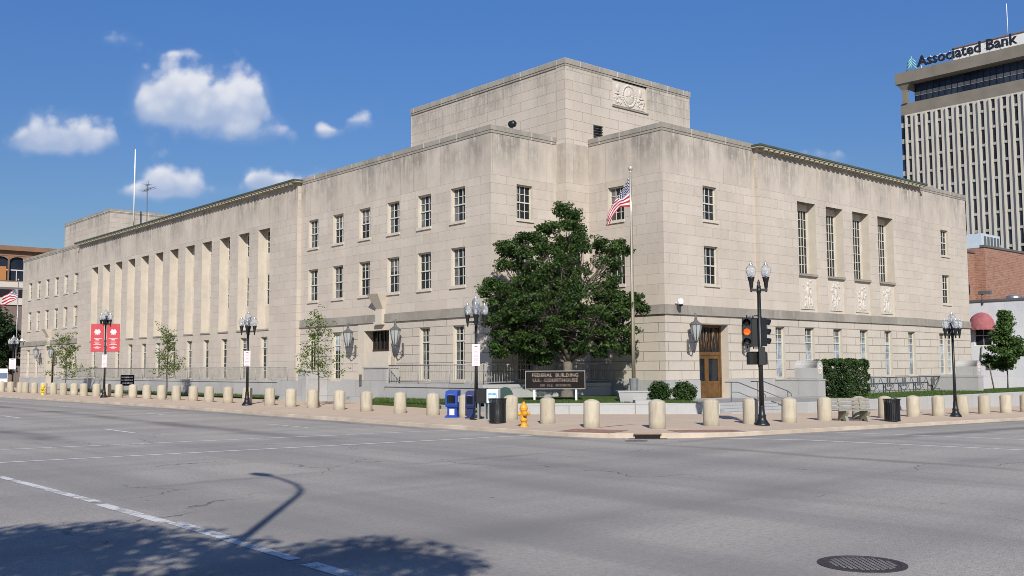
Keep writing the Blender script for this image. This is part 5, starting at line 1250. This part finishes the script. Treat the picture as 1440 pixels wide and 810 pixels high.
def limb(mb, p0, p1, r0, r1, rnd, n=6, wob=0.08):
    p0, p1 = Vector(p0), Vector(p1); L = (p1-p0).length; pts = []; rr = []
    for i in range(n+1):
        f_ = i/n; p = p0.lerp(p1, f_); p.z += sin(pi*f_)*-0.04*L
        if 0 < i < n: p += Vector((rnd.uniform(-1,1),rnd.uniform(-1,1),rnd.uniform(-1,1)))*wob*L*0.4
        pts.append(p); rr.append(r0+(r1-r0)*f_)
    mb.tube(pts, rr, 7); return pts
# big maple in the corner: clumps as (right, up, away, radius)
rnd = random.Random(11); TB = Vector((31.35,31.9,0.62))
t = wthing('maple_tree', 'big dark green maple with a ragged crown before the stepped corner', 'tree', TB)
tr = MB(); lv_ = MB(); R3, F3 = Vector((0.75,-0.6614,0)), Vector((0.6614,0.75,0))
def tp3(r_, u_, f_): return TB+R3*r_+F3*f_+Vector((0,0,u_))
fork = tp3(0.05,1.7,0); limb(tr, TB-Vector((0,0,0.2)), fork, 0.27, 0.20, rnd, 5, 0.02)
tr.lathe([(0.40,-0.1),(0.30,0.15),(0.26,0.4)], 12, TB)
mains = [(-0.35,4.6,0.1,0.13),(-1.5,3.8,-0.5,0.10),(0.55,4.6,-0.2,0.12),(1.6,3.7,0.2,0.09),(0.3,3.9,1.2,0.09),(-0.6,3.6,-1.3,0.09),(1.0,3.2,-1.0,0.08),(-2.2,3.0,0.5,0.08),(2.2,2.9,-0.4,0.07)]
mp = []
for r_, u_, f_, w in mains: p = tp3(r_,u_,f_); limb(tr, fork, p, w*1.25, w*0.7, rnd, 6, 0.10); mp.append(p)
OUT = [(0.0,9.0),(0.6,8.65),(1.2,8.05),(1.15,7.4),(1.6,7.0),(1.95,7.0),(2.4,7.2),(2.7,6.8),(2.5,6.2),(2.2,5.6),(2.7,5.2),(3.25,4.8),(3.55,4.2),(3.15,3.6),(3.2,2.7),(2.8,1.85),(1.8,1.75),(0.8,2.05),(-0.2,2.0),(-1.2,1.65),(-2.4,1.65),(-3.1,1.95),(-3.5,2.9),(-3.45,4.0),(-3.9,4.95),(-3.35,5.5),(-2.95,6.0),(-2.95,6.7),(-2.3,7.3),(-1.4,7.45),(-0.95,8.0),(-0.8,8.6)]
def inside(x, y):
    c = False
    for i in range(len(OUT)):
        (x0,y0),(x1,y1) = OUT[i-1], OUT[i]
        if (y0 > y) != (y1 > y) and x < (x1-x0)*(y-y0)/(y1-y0)+x0: c = not c
    return c
def edge_dist(x, y):
    d = 9.0
    for i in range(len(OUT)):
        a_, b_ = V((*OUT[i-1],0)), V((*OUT[i],0)); p_ = V((x,y,0)); ab = b_-a_; q_ = max(0,min(1,(p_-a_).dot(ab)/ab.dot(ab))); d = min(d,(p_-a_-ab*q_).length)
    return d
gr_ = 0.60; yy = 1.7
while yy < 9.1:
    xx = -4.0
    while xx < 3.8:
        x_, y_ = xx+rnd.uniform(-.25,.25), yy+rnd.uniform(-.25,.25); xx += gr_
        if not inside(x_, y_): continue
        ed = edge_dist(x_, y_); w_ = min(2.3, 0.35+1.15*ed)
        for lf in (-0.95,-0.45,0.15,0.75):
            if rnd.random() > 0.90: continue
            if 0.35 < x_ < 1.75 and 5.0 < y_ < 6.9 and rnd.random() > 0.32: continue
            if y_ > 7.6 and rnd.random() < 0.22: continue
            c = tp3(x_, y_, lf*w_+rnd.uniform(-.2,.2)); q = rnd.uniform(0.30,0.56) if ed > 0.35 else rnd.uniform(0.22,0.36)
            m0 = min(mp, key=lambda m: (m-c).length + (3.0 if m.z > c.z+0.2 else 0)); limb(tr, m0, c, 0.032, 0.010, rnd, 5, 0.12)
            for _ in range(5):
                d_ = Vector((rnd.gauss(0,1),rnd.gauss(0,1),rnd.gauss(0,0.8))).normalized()*q*rnd.uniform(0.3,1.0); cc_ = c+d_
                tr.tube([c, c+d_*0.5, cc_], [0.012,0.008,0.003], 4, cap=False)
                rr = rnd.uniform(0.20,0.34); leaves(lv_, cc_, (rr,rr,rr*0.55), int(44*(rr/0.27)**2), 0.130, rnd)
    yy += gr_
obj('trunk', tr, M_BARK, t); obj('crown', lv_, M_LEAF_MAPLE, t)

def sapling(name, label, base, H, seed, mat, bark, spread, n_br, crown_lo, leaf_sz, dens, cone=False, lean=0.0, group=None):
    rn = random.Random(seed); B = Vector(base); t = wthing(name, label, 'tree', B, group); tr = MB(); lv = MB()
    top = B+R3*lean+Vector((0,0,H*0.93)); st = limb(tr, B-Vector((0,0,0.05)), top, 0.05, 0.012, rn, 9, 0.012)
    for k in range(n_br):
        f_ = crown_lo+(1-crown_lo)*(k+rn.random()*0.6)/n_br; i = min(int(f_*9), 8); p = st[i].lerp(st[i+1], f_*9-i); a = rn.uniform(0,6.28) if cone else k*2.4+rn.uniform(-.5,.5)
        Lb = spread*((1.02-((f_-crown_lo)/(1-crown_lo))**1.1) if cone else (0.55+0.75*rn.random())*(1.1-0.75*f_)); d_ = Vector((cos(a),sin(a),rn.uniform(0.15,0.6) if cone else rn.uniform(0.0,1.0))).normalized()
        pts = limb(tr, p, p+d_*Lb, 0.016, 0.004, rn, 5, 0.10)
        for j, q in enumerate(pts[1:]):
            for _ in range(2 if not cone else 3):
                rr = rn.uniform(0.10,0.20) if not cone else rn.uniform(0.16,0.28); cc_ = q+Vector((rn.gauss(0,1),rn.gauss(0,1),rn.gauss(0,0.9)))*(0.10 if cone else 0.17)
                leaves(lv, cc_, (rr*1.35,rr*1.35,rr*(0.55 if cone else 0.95)), int(dens*rr/0.15), leaf_sz, rn)
    obj('trunk', tr, bark, t); obj('crown', lv, mat, t); return t
sg = 'thin young street trees along the left sidewalk'
sapling('young_locust', 'nearest thin young tree, lopsided with a long low branch, right of the railing end', (25.26,42.9,walk(25.3,42.9)), 4.75, 21, M_LEAF_LOCUST, M_BARK_DK, 1.40, 17, 0.34, 0.11, 12, lean=-0.10, group=sg)
sapling('young_locust', 'middle thin young tree, leaning crown, before the long railing', (25.6,62.2,walk(25.6,62.2)), 4.6, 22, M_LEAF_LOCUST, M_BARK_DK, 1.35, 18, 0.36, 0.11, 14, lean=0.05, group=sg)
sapling('young_locust', 'farthest thin young tree, near the far doorway', (25.6,81.7,walk(25.6,81.7)), 4.7, 23, M_LEAF_LOCUST, M_BARK_DK, 2.2, 18, 0.34, 0.13, 15, lean=0.0, group=sg)
rtree = sapling('young_maple', 'dense conical young tree before the white building on the right', (70.6,29.0,0.45), 5.6, 31, M_LEAF_YOUNG, M_BARK_DK, 1.55, 60, 0.28, 0.17, 17, cone=True)
for dx, lab in ((-1.15,'left wooden stake leaning beside the young tree on the right'),(1.15,'right wooden stake leaning beside the young tree on the right')):
    a = MB(); p = Vector((70.6,28.8,0.4))+R3*dx; a.tube([p, p+R3*(-0.28 if dx < 0 else 0.28)+Vector((0,0,1.75))], 0.045, 6); tag(obj('tree_stake', a, M_BARK), lab, 'stake')
def shrub(name, label, cat, c, r, n, size, seed, mat, box=False, group=None):
    rn = random.Random(seed); t = wthing(name, label, cat, (c[0],c[1],c[2]-r[2]), group); lv = MB(); tr = MB()
    for _ in range(n):
        if box:
            p = Vector((rn.uniform(-1,1),rn.uniform(-1,1),rn.uniform(-1,1))); k = rn.randrange(3)
            if rn.random() < 0.85: p[k] = (1 if (rn.random() < 0.75 or k != 1) else -1)*(1 if rn.random() < 0.5 or k == 2 else -1)*rn.uniform(0.86,1.0)
            L4 = (abs(p.x)**5+abs(p.y)**5+abs(p.z)**5)**0.2
            if L4 > 1: p = p/L4
        else: p = Vector((rn.gauss(0,1),rn.gauss(0,1),rn.gauss(0,1))).normalized()*rn.uniform(0.55,1.0)
        bump_ = 1+0.07*sin(p.x*9+seed)+0.07*sin(p.y*8+2)+0.06*sin(p.z*11)
        q = Vector((c[0]+p.x*r[0]*bump_, c[1]+p.y*r[1]*bump_, c[2]+p.z*r[2]*bump_))
        if q.z < c[2]-r[2]: q.z = c[2]-r[2]+0.02
        leaves(lv, q, (0.10,0.10,0.08), 9, size, rn)
    for _ in range(14):
        a = rn.uniform(0,6.28); tr.tube([(c[0]+0.1*cos(a),c[1]+0.1*sin(a),c[2]-r[2]-0.05),(c[0]+r[0]*0.7*cos(a),c[1]+r[1]*0.7*sin(a),c[2]+r[2]*rn.uniform(0,0.7))], [0.02,0.005], 4)
    obj('branches', tr, M_BARK_DK, t); obj('foliage', lv, mat, t); return t
shrub('hedge', 'big clipped dark green hedge right of the carved granite block', 'hedge', (46.15,27.1,1.38), (1.15,0.95,0.98), 2900, 0.10, 41, M_LEAF_HEDGE, box=True)
shrub('shrub', 'round dark green shrub by the wall corner, the left one of the pair', 'shrub', (33.25,28.15,1.0), (0.46,0.46,0.46), 420, 0.10, 42, M_LEAF_HEDGE, group='pair of shrubs at the corner')
shrub('shrub', 'round dark green shrub by the wall corner, the right one of the pair', 'shrub', (34.05,27.45,0.98), (0.50,0.50,0.44), 460, 0.10, 43, M_LEAF_HEDGE, group='pair of shrubs at the corner')

# trees and street light on the viewer's own corner: they throw the shadows that fall across the foreground
def street_tree(label, base, crown, rad, seed, n, group=None):
    rn = random.Random(seed); B = Vector(base); t = wthing('street_tree', label, 'tree', B, group); tr = MB(); lv = MB(); C_ = Vector(crown)
    fk = B.lerp(Vector((C_.x,C_.y,B.z)),0.3)+Vector((0,0,2.6)); limb(tr, B, fk, 0.2, 0.13, rn, 5, 0.03)
    for k in range(n):
        p = Vector((rn.gauss(0,1),rn.gauss(0,1),rn.gauss(0,0.8))).normalized()*rn.uniform(0.3,1.0); c = C_+Vector((p.x*rad[0],p.y*rad[1],p.z*rad[2]))
        if k % 3 == 0: limb(tr, fk, c, 0.06, 0.015, rn, 5, 0.08)
        rr = rn.uniform(0.5,0.9); leaves(lv, c, (rr,rr,rr*0.6), 150, 0.20, rn)
    obj('trunk', tr, M_BARK_DK, t); obj('crown', lv, M_LEAF_DARK, t)
street_tree('leafy street tree behind the viewer on the near corner, its shadow on the asphalt', (-4.4,2.4,0.13), (-4.5,2.9,7.0), (3.0,2.0,1.5), 51, 54)
street_tree('second leafy street tree behind the viewer, shading the lower middle of the road', (-3.0,-1.4,0.13), (-2.35,-0.55,7.0), (2.35,2.4,1.3), 52, 52)
t = wthing('road_light', 'tall grey street light with curved arm, its shadow bent across the road', 'street lamp', (-0.12,4.1,0.13))
a = MB(); a.lathe([(0.15,0),(0.15,0.3),(0.09,0.35),(0.08,4.0),(0.06,8.6)], 12, (-0.12,4.1,0.13)); obj('pole', a, M_STEEL, t)
a = MB(); a.tube([(-0.12,4.1,8.6),(-0.12,4.2,9.0),(-0.10,4.55,9.3),(-0.06,5.2,9.5),(-0.02,5.9,9.6)], [0.06,0.055,0.05,0.042,0.036], 8); obj('arm', a, M_STEEL, t)
a = MB(); a.blob((0.0,6.25,9.58), (0.16,0.42,0.10), 12); obj('lamp_head', a, M_STEEL, t)

# ------------------------------------------------------------------ background right: bank tower, brick and white buildings
BT = wthing('bank_tower', 'tall pale office tower with dark vertical windows and a sign on its roof', 'building', (200, 90, 0))
bx, by0, by1 = 200.0, 58.0, 101.6
M_TW = plain('pale tower cladding', (0.43,0.41,0.355), 0.7, var=0.06, scale=0.15); M_TC = plain('tan tower concrete', (0.165,0.148,0.12), 0.85, var=0.15, scale=0.3); M_TSP = plain('grey spandrel', (0.30,0.29,0.27), 0.7, var=0.2, scale=0.4)
M_TGL = glass('dark tower glass', (0.010,0.014,0.024), (0.03,0.04,0.06), 0.12)
tw = MB(); PIT = 2.17; nC = int((by1-by0-1.2)/PIT); holes = []; ZF = [1.5+3.42*k for k in range(16)]
cols_ = [by1-1.6-PIT*k for k in range(nC)]
zone = [(0, 54.9, 0), (54.9, 57.3, 1)]
for yc in cols_: holes.append((yc-0.42, yc+0.34, 1.5, 54.6, 0.55))
facade(tw, 'x', bx, by0, by1-1.0, zone, holes, 0)
for yc in cols_: tw.box(bx-0.5, bx-0.004, yc+0.36, yc+0.58, 0.5, 54.75, 0)      # projecting fins
tw.quad((bx,by1-1.0,0),(bx,by1,0),(bx,by1,54.9),(bx,by1-1.0,54.9),2); tw.quad((bx,by1-1.0,54.9),(bx,by1,54.9),(bx,by1,57.3),(bx,by1-1.0,57.3),1)
tw.quad((bx,by1,0),(bx+26,by1,0),(bx+26,by1,57.3),(bx,by1,57.3),0); tw.quad((bx,by0,0),(bx+26,by0,0),(bx+26,by0,57.3),(bx,by0,57.3),0); tw.quad((bx+26,by0,0),(bx+26,by1,0),(bx+26,by1,57.3),(bx+26,by0,57.3),0); tw.quad((bx,by0,57.3),(bx,by1,57.3),(bx+26,by1,57.3),(bx+26,by0,57.3),1)
for yc in cols_:
    for z in ZF: tw.box(bx+0.10,bx+0.56,yc-0.415,yc+0.335,z+2.89,z+3.41,3)
obj('wall', tw, [M_TW, M_TC, M_TGL, M_TSP], BT)
cw = MB(); cw.box(bx+0.05,bx+0.5,by1-0.95,by1-0.1,0.2,54.8)
for k in range(16): cw.box(bx-0.06,bx+0.06,by1-1.0,by1+0.02,1.0+3.42*k-0.1,1.0+3.42*k+0.9,1)
obj('corner_window', cw, [M_TGL, M_TSP], BT)
cnt = 0; rest = MB(); wmesh = None
vis = [(k, z) for k in range(nC) for z in ZF if cols_[k] > 75.5 and z > 22]; vis.sort(key=lambda a_: -a_[1])
vis = set(vis[:100])
for k, yc in enumerate(cols_):
    for z in ZF:
        if (k, z) in vis:
            if wmesh is None:
                a = MB(); a.box(200-0.03,200.03,90-0.38,90.34,0.0,2.88); o_ = obj('window', a, M_TGL, BT); wmesh = o_.data
            else: o_ = bpy.data.objects.new('window', wmesh); COL.objects.link(o_); o_.parent = BT
            o_.location = Vector((bx+0.45, yc, z))-Vector((200,90,0))
        else: rest.box(bx+0.42,bx+0.48,yc-0.38,yc+0.34,z,z+2.88)
o_ = obj('window', rest, M_TGL, BT, kind='stuff')
cr_ = MB(); cr_.box(bx-1.0,bx+26,by0-1,by1+0.6,61.5,63.85); cr_.box(bx-0.3,bx+0.7,by1-1.5,by1-0.5,57.3,60.2)
k = cr_.add([(bx-0.3,by1-1.5,60.2),(bx+0.7,by1-1.5,60.2),(bx+0.7,by1-0.5,60.2),(bx-0.3,by1-0.5,60.2),(bx-0.8,by1-2.6,61.5),(bx+1.2,by1-2.6,61.5),(bx+1.2,by1+0.4,61.5),(bx-0.8,by1+0.4,61.5)])
for f_ in ((0,1,5,4),(1,2,6,5),(2,3,7,6),(3,0,4,7)): cr_.face([k+i for i in f_])
obj('roof_slab', cr_, M_TC, BT)
pg = MB(); pg.box(bx+1.6,bx+24,by0+2,by1-2.4,57.3,61.5,0)
for q in range(32): yy = by1-2.5-1.3*q; pg.box(bx+1.5,bx+1.598,yy-1.2,yy-0.05,58.9,59.7,1)
for q in range(33): yy = by1-2.5-1.3*q; pg.box(bx+1.45,bx+1.499,yy-0.03,yy+0.06,57.35,61.45,2)
obj('penthouse_window', pg, [M_TGL, M_TSP, M_IRON], BT)
rs = wthing('rooftop_sign', 'black letters reading Associated Bank on the edge of the tower roof', 'sign', (bx, 88, 63.85))
MT = Matrix.Translation((bx-0.6, 97.3, 65.35)) @ Matrix(((0,0,-1,0),(-1,0,0,0),(0,1,0,0),(0,0,0,1)))
full = text_mesh('Associated Bank', 3.05, extrude=0.15, align='LEFT', sx=0.985, bold=0.06)
vx = sorted(v_[0] for v_ in full.v); gap = max(range(len(vx)-1), key=lambda i: vx[i+1]-vx[i]); cut = (vx[gap]+vx[gap+1])/2
M_SIGNK = plain('black sign letters', (0.010,0.012,0.02), 0.5)
for side in (0, 1):
    keep = [i for i, v_ in enumerate(full.v) if (v_[0] > cut) == bool(side)]; ix = {q: j for j, q in enumerate(keep)}; a = MB(); a.add([MT @ Vector(full.v[i]) for i in keep])
    for f_ in full.f:
        if f_[0] in ix: a.face([ix[i] for i in f_], 0)
    obj('lettering', a, M_SIGNK, rs)
a = MB(); a.box(bx-0.35,bx-0.25,78.0,97.0,63.9,64.05)
for q in range(10): a.box(bx-0.35,bx-0.25,96.5-2*q,96.62-2*q,63.86,66.2)
for q in range(2): a.box(bx-0.36,bx-0.3,78.2,97,64.9+0.9*q,65.02+0.9*q)
obj('support_frame', a, M_WHITE, rs)
a = MB(); yc = 98.6
for s_, dz in ((-1,0.0),(1,0.0)):
    for lv2 in range(3): a.tube([(bx-0.6,yc+s_*(1.15-0.1*lv2),64.0+0.75*lv2),(bx-0.6,yc+0.1*s_,65.3+0.55*lv2)], 0.13, 5)
a.tube([(bx-0.6,yc,64.0),(bx-0.6,yc,66.9)], 0.10, 5); obj('pine_logo', a, plain('pale teal sign metal', (0.22,0.46,0.44), 0.5, var=0.2), rs)
ph = wthing('roof_house', 'white machine house on the tower roof behind the sign letters', 'roof house', (bx+4, 84, 63.85))
a = MB(); a.box(bx+2.2,bx+14,72,91.0,63.87,67.15,0); obj('wall', a, plain('white corrugated wall', (0.62,0.62,0.60), 0.7, var=0.06, scale=0.3), ph); a = MB(); a.box(bx+2.0,bx+14.2,71.8,91.2,67.16,67.36); obj('roof_edge', a, plain('red brown roof edge', (0.20,0.10,0.08), 0.8), ph)
a = MB(); a.tube([(bx+3,80.3,67.3),(bx+3,80.3,74)], 0.07, 6); tag(obj('radio_mast', a, M_WHITE), 'thin white mast on the bank tower roof', 'mast')

def brick_mat():
    t = NT('red brown brick wall'); uu, z = wall_uv(t); br = t.n.new('ShaderNodeTexBrick'); t.lk(t.comb(uu, z), br.inputs['Vector'])
    for k, v in (('Scale',1.0),('Mortar Size',0.012),('Brick Width',0.42),('Row Height',0.16)): br.inputs[k].default_value = v
    br.inputs['Color1'].default_value = (0.20,0.085,0.055,1); br.inputs['Color2'].default_value = (0.30,0.145,0.095,1); br.inputs['Mortar'].default_value = (0.30,0.24,0.19,1)
    n_ = t.noise(t.comb(uu, z, 1.0), 1.1, 5, 0.7); c = t.mix(t.math('MULTIPLY', t.ramp(n_, 0.45, 0.7), 0.5), br.outputs['Color'], (0.33,0.19,0.13)); t.set(Base_Color=c, Roughness=0.9); return t.mat
M_BRICK = brick_mat()
t = wthing('brick_building', 'red brown brick building with a grey roof between the courthouse and the tower', 'building', (95, 42, 0))
a = MB(); a.box(86,93.6,41,60,-1,12.45); a.box(93.6,130,40,60,-1,12.95); obj('wall', a, M_BRICK, t)
a = MB(); a.box(85.9,93.6,40.9,41.4,12.452,12.62); a.box(93.5,130.1,39.9,40.4,12.952,13.15); obj('coping', a, M_IRON_GREY, t)
a = MB(); k = a.add([(86,41.4,12.5),(130,40.4,12.6),(130,60,15.6),(86,60,16.3)]); a.face((k,k+1,k+2,k+3)); obj('roof', a, plain('grey standing roof', (0.22,0.235,0.25), 0.6, var=0.12, scale=0.3), t)
a = MB(); a.box(86.5,92.3,40.90,40.998,8.55,9.45,0); a.box(86.7,91.9,40.86,40.899,8.75,9.25,1); obj('window', a, [M_IRON, M_CURTAIN], t)
a = MB(); a.box(86.2,92.6,40.94,40.998,6.0,8.0); obj('tan_panel', a, plain('tan wall panel', (0.33,0.25,0.17), 0.8), t)
t = wthing('air_handler', 'pale louvred air handler on the grey roof right of the courthouse', 'machine', (121, 52, 15.5))
a = MB(); a.box(119.8,125.0,51.5,54,14.5,17.7); obj('cabinet', a, plain('pale blue grey steel', (0.42,0.48,0.52), 0.5, var=0.05), t)
for q in range(5): a = MB(); a.box(120.5+q*0.9,121.05+q*0.9,51.44,51.498,15.2,17.4); obj('louvre', a, M_IRON_GREY, t)
t = wthing('white_building', 'low white painted building at the right edge with a red awning', 'building', (77, 33, 0))
M_WW = stone('white painted wall', 2.4, 1.2, 0.0, (0.60,0.61,0.62), (0.57,0.58,0.60), 0.3, 0.004, (0.48,0.49,0.5), stain=0.5, stz=(4.0,7.2), tone=0.07, stcol=(0.34,0.35,0.36))
a = MB(); facade(a, 'x', 76, 20.0, 37.5, [(-1.5, 6.78, 0)], [(32.25,33.52,3.5,5.05,0.25)], 0); a.quad((76,37.5,-1.5),(95,37.5,-1.5),(95,37.5,6.78),(76,37.5,6.78)); a.quad((76,20,-1.5),(95,20,-1.5),(95,20,6.78),(76,20,6.78)); obj('wall', a, M_WW, t)
a = MB(); a.box(75.92,76.3,19.9,37.6,6.782,6.95); a.box(76.3,95,20,37.5,6.70,6.80); obj('roof_edge', a, M_IRON_GREY, t)
w_ = window(t, 'x', 76, 32.25, 33.52, 3.5, 5.05, d=0.14, cols=2, rt_=1, rb=1, pane='plain', sill=False)
a = MB(); n_ = 16; k = len(a.v); ym = 32.9
for i in range(n_+1):
    th = pi*i/n_; sc_ = 1.0 if i % 2 == 0 else 0.965
    for j in range(7): ph_ = (pi/2)*j/6; a.add([(76-0.95*sin(th)*cos(ph_)*sc_*1.0-0.02, ym+0.98*cos(th)*cos(ph_)*sc_, 4.85+1.15*sin(ph_))])
for i in range(n_):
    for j in range(6): q = k+i*7+j; a.face((q,q+7,q+8,q+1),0,True)
for i in range(n_):
    q0, q1 = a.v[k+i*7], a.v[k+(i+1)*7]; a.quad(q0, q1, (q1[0],q1[1],4.68), (q0[0],q0[1],4.68))
tag(obj('awning', a, plain('faded red awning cloth', (0.28,0.085,0.09), 0.8, var=0.2, scale=4)), 'faded red half-dome awning over the window of the white building', 'awning')
t = wthing('wall_conduit', 'grey conduit with a meter box on the white wall below the awning', 'conduit', (75.9, 32.6, 1))
a = MB(); a.tube([(75.93,32.75,6.6),(75.93,32.75,7.6)], 0.06, 6); a.box(75.8,76.1,32.1,33.0,7.35,7.6); obj('vent_pipe', a, M_IRON_GREY, t); a = MB(); a.tube([(75.92,32.95,3.45),(75.92,33.1,2.0)], 0.05, 6); a.tube([(75.92,32.95,2.3),(75.92,32.2,2.3)], 0.03, 6); obj('pipe', a, M_IRON_GREY, t); a = MB(); a.cham(75.72,75.99,31.75,32.45,1.95,2.75,0.03); obj('meter_box', a, M_IRON_GREY, t)
for yy, lab in ((31.3,'left round metal vent on the roof edge of the white building'),(29.6,'right round metal vent on the roof edge of the white building')):
    a = MB(); a.lathe([(0.5,6.8),(0.55,6.95),(0.55,7.2),(0.4,7.28)], 18, (78,yy,0)); tag(obj('roof_vent', a, M_STEEL), lab, 'vent')

# ------------------------------------------------------------------ background left
t = wthing('brown_building', 'distant tan building with arched dark windows beyond the far end of the courthouse', 'building', (30, 142, 0))
M_TAN = plain('tan precast', (0.21,0.12,0.07), 0.8, var=0.2, scale=0.4); M_TANL = plain('pale band', (0.50,0.46,0.40), 0.8, var=0.05)
a = MB(); hs_ = []
for k in range(9): xc = 21.0+2.05*k; hs_.append((xc-0.97,xc+0.97,13.75,17.0,0.5))
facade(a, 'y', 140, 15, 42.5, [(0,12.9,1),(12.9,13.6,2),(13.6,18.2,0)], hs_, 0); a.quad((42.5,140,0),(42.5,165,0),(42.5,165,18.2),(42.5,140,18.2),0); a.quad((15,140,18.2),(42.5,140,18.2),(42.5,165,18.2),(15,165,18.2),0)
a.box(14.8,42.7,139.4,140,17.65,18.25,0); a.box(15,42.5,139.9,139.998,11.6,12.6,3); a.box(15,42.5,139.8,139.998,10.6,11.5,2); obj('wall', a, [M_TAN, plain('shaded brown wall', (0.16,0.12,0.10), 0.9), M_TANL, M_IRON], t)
for k in range(9):
    xc = 21.0+2.05*k; a = MB(); a.box(xc-0.96,xc+0.96,140.4,140.45,13.76,16.99,0); a.box(xc-0.96,xc+0.96,140.36,140.398,15.1,15.25,1); a.box(xc-0.05,xc+0.05,140.36,140.398,13.76,15.09,1)
    if k == 7: a.box(xc-0.8,xc+0.8,140.34,140.358,13.8,15.6,2)
    w_ = obj('window', a, [M_TGL, M_TANL, plain('orange blind', (0.36,0.16,0.05), 0.8)], t)
    a = MB(); n_ = 8; pts = [(xc-0.965,17.0),(xc+0.965,17.0)]+[(xc+0.965*cos(pi*j/n_),16.25+0.62*sin(pi*j/n_)) for j in range(n_+1)]
    kk = a.add([(x,140.05,z) for x,z in pts]+[(x,140.3,z) for x,z in pts])
    up_ = [kk+0]+[kk+2+n_-j for j in range(n_+1)]+[kk+1]; a.face(up_); obj('arch_spandrel', a, M_TAN, w_)
def far_tree(label, base, crown, rad, seed, n):
    rn = random.Random(seed); B = Vector(base); t = wthing('far_tree', label, 'tree', B, 'dark trees beyond the far end'); tr = MB(); lv = MB(); C_ = Vector(crown)
    limb(tr, B, (C_.x,C_.y,C_.z-rad[2]*0.2), 0.3, 0.12, rn, 5, 0.03)
    for _ in range(n):
        p = Vector((rn.gauss(0,1),rn.gauss(0,1),rn.gauss(0,1))).normalized()*rn.uniform(0.3,1.0); c = C_+Vector((p.x*rad[0],p.y*rad[1],p.z*rad[2])); rr = rn.uniform(0.6,1.1)
        leaves(lv, c, (rr,rr,rr*0.7), 70, 0.34, rn)
    obj('trunk', tr, M_BARK_DK, t); obj('crown', lv, M_LEAF_DARK, t)
far_tree('dark green tree at the left edge beyond the courthouse end, the taller one', (29.6,120,0.3), (29.4,120,5.9), (2.6,2.6,4.0), 61, 110)
far_tree('dark green tree squeezed behind the far courthouse corner, the lower one', (32.0,124,0.3), (32.0,124,4.9), (2.0,2.0,3.6), 62, 70)
t = wthing('flagpole', 'far thin flagpole beyond the courthouse end at the left edge', 'flagpole', (31.4,117,0.3))
a = MB(); a.tube([(31.4,117,0.3),(31.4,117,11.9)], [0.07,0.04], 8); obj('pole', a, M_STEEL, t); a = MB(); a.blob((31.4,117,12.0),(0.1,0.1,0.1),10); obj('ball', a, M_STEEL, t)
fm = flag_mesh((31.4,117,11.0), 1.2, [(-0.05,0),(-0.5,-0.15),(-1.1,-0.55),(-1.7,-0.9)], [(-0.05,-1.1),(-0.5,-1.35),(-1.1,-1.65),(-1.7,-1.9)], (0.75,-0.6614,0), (0.6614,0.75,0), 0.08)
tag(obj('flag', fm, M_FLAG), 'small far striped flag at the left edge above the dark trees', 'flag')
t = wthing('barrier_panel', 'low white panel with a blue band beyond the far end of the sidewalk', 'panel', (29.6,112,0.3))
a = MB(); a.box(26.8,29.3,111.9,112.05,0.9,2.3,0); a.box(26.85,29.25,111.87,111.898,1.3,1.85,1); obj('panel', a, [M_WHITE, plain('dull blue band', (0.12,0.17,0.26), 0.6)], t)
for x in (27.0,29.1): a = MB(); a.box(x-0.05,x+0.05,111.92,112.03,0.2,0.9); obj('post', a, M_STEEL, t)
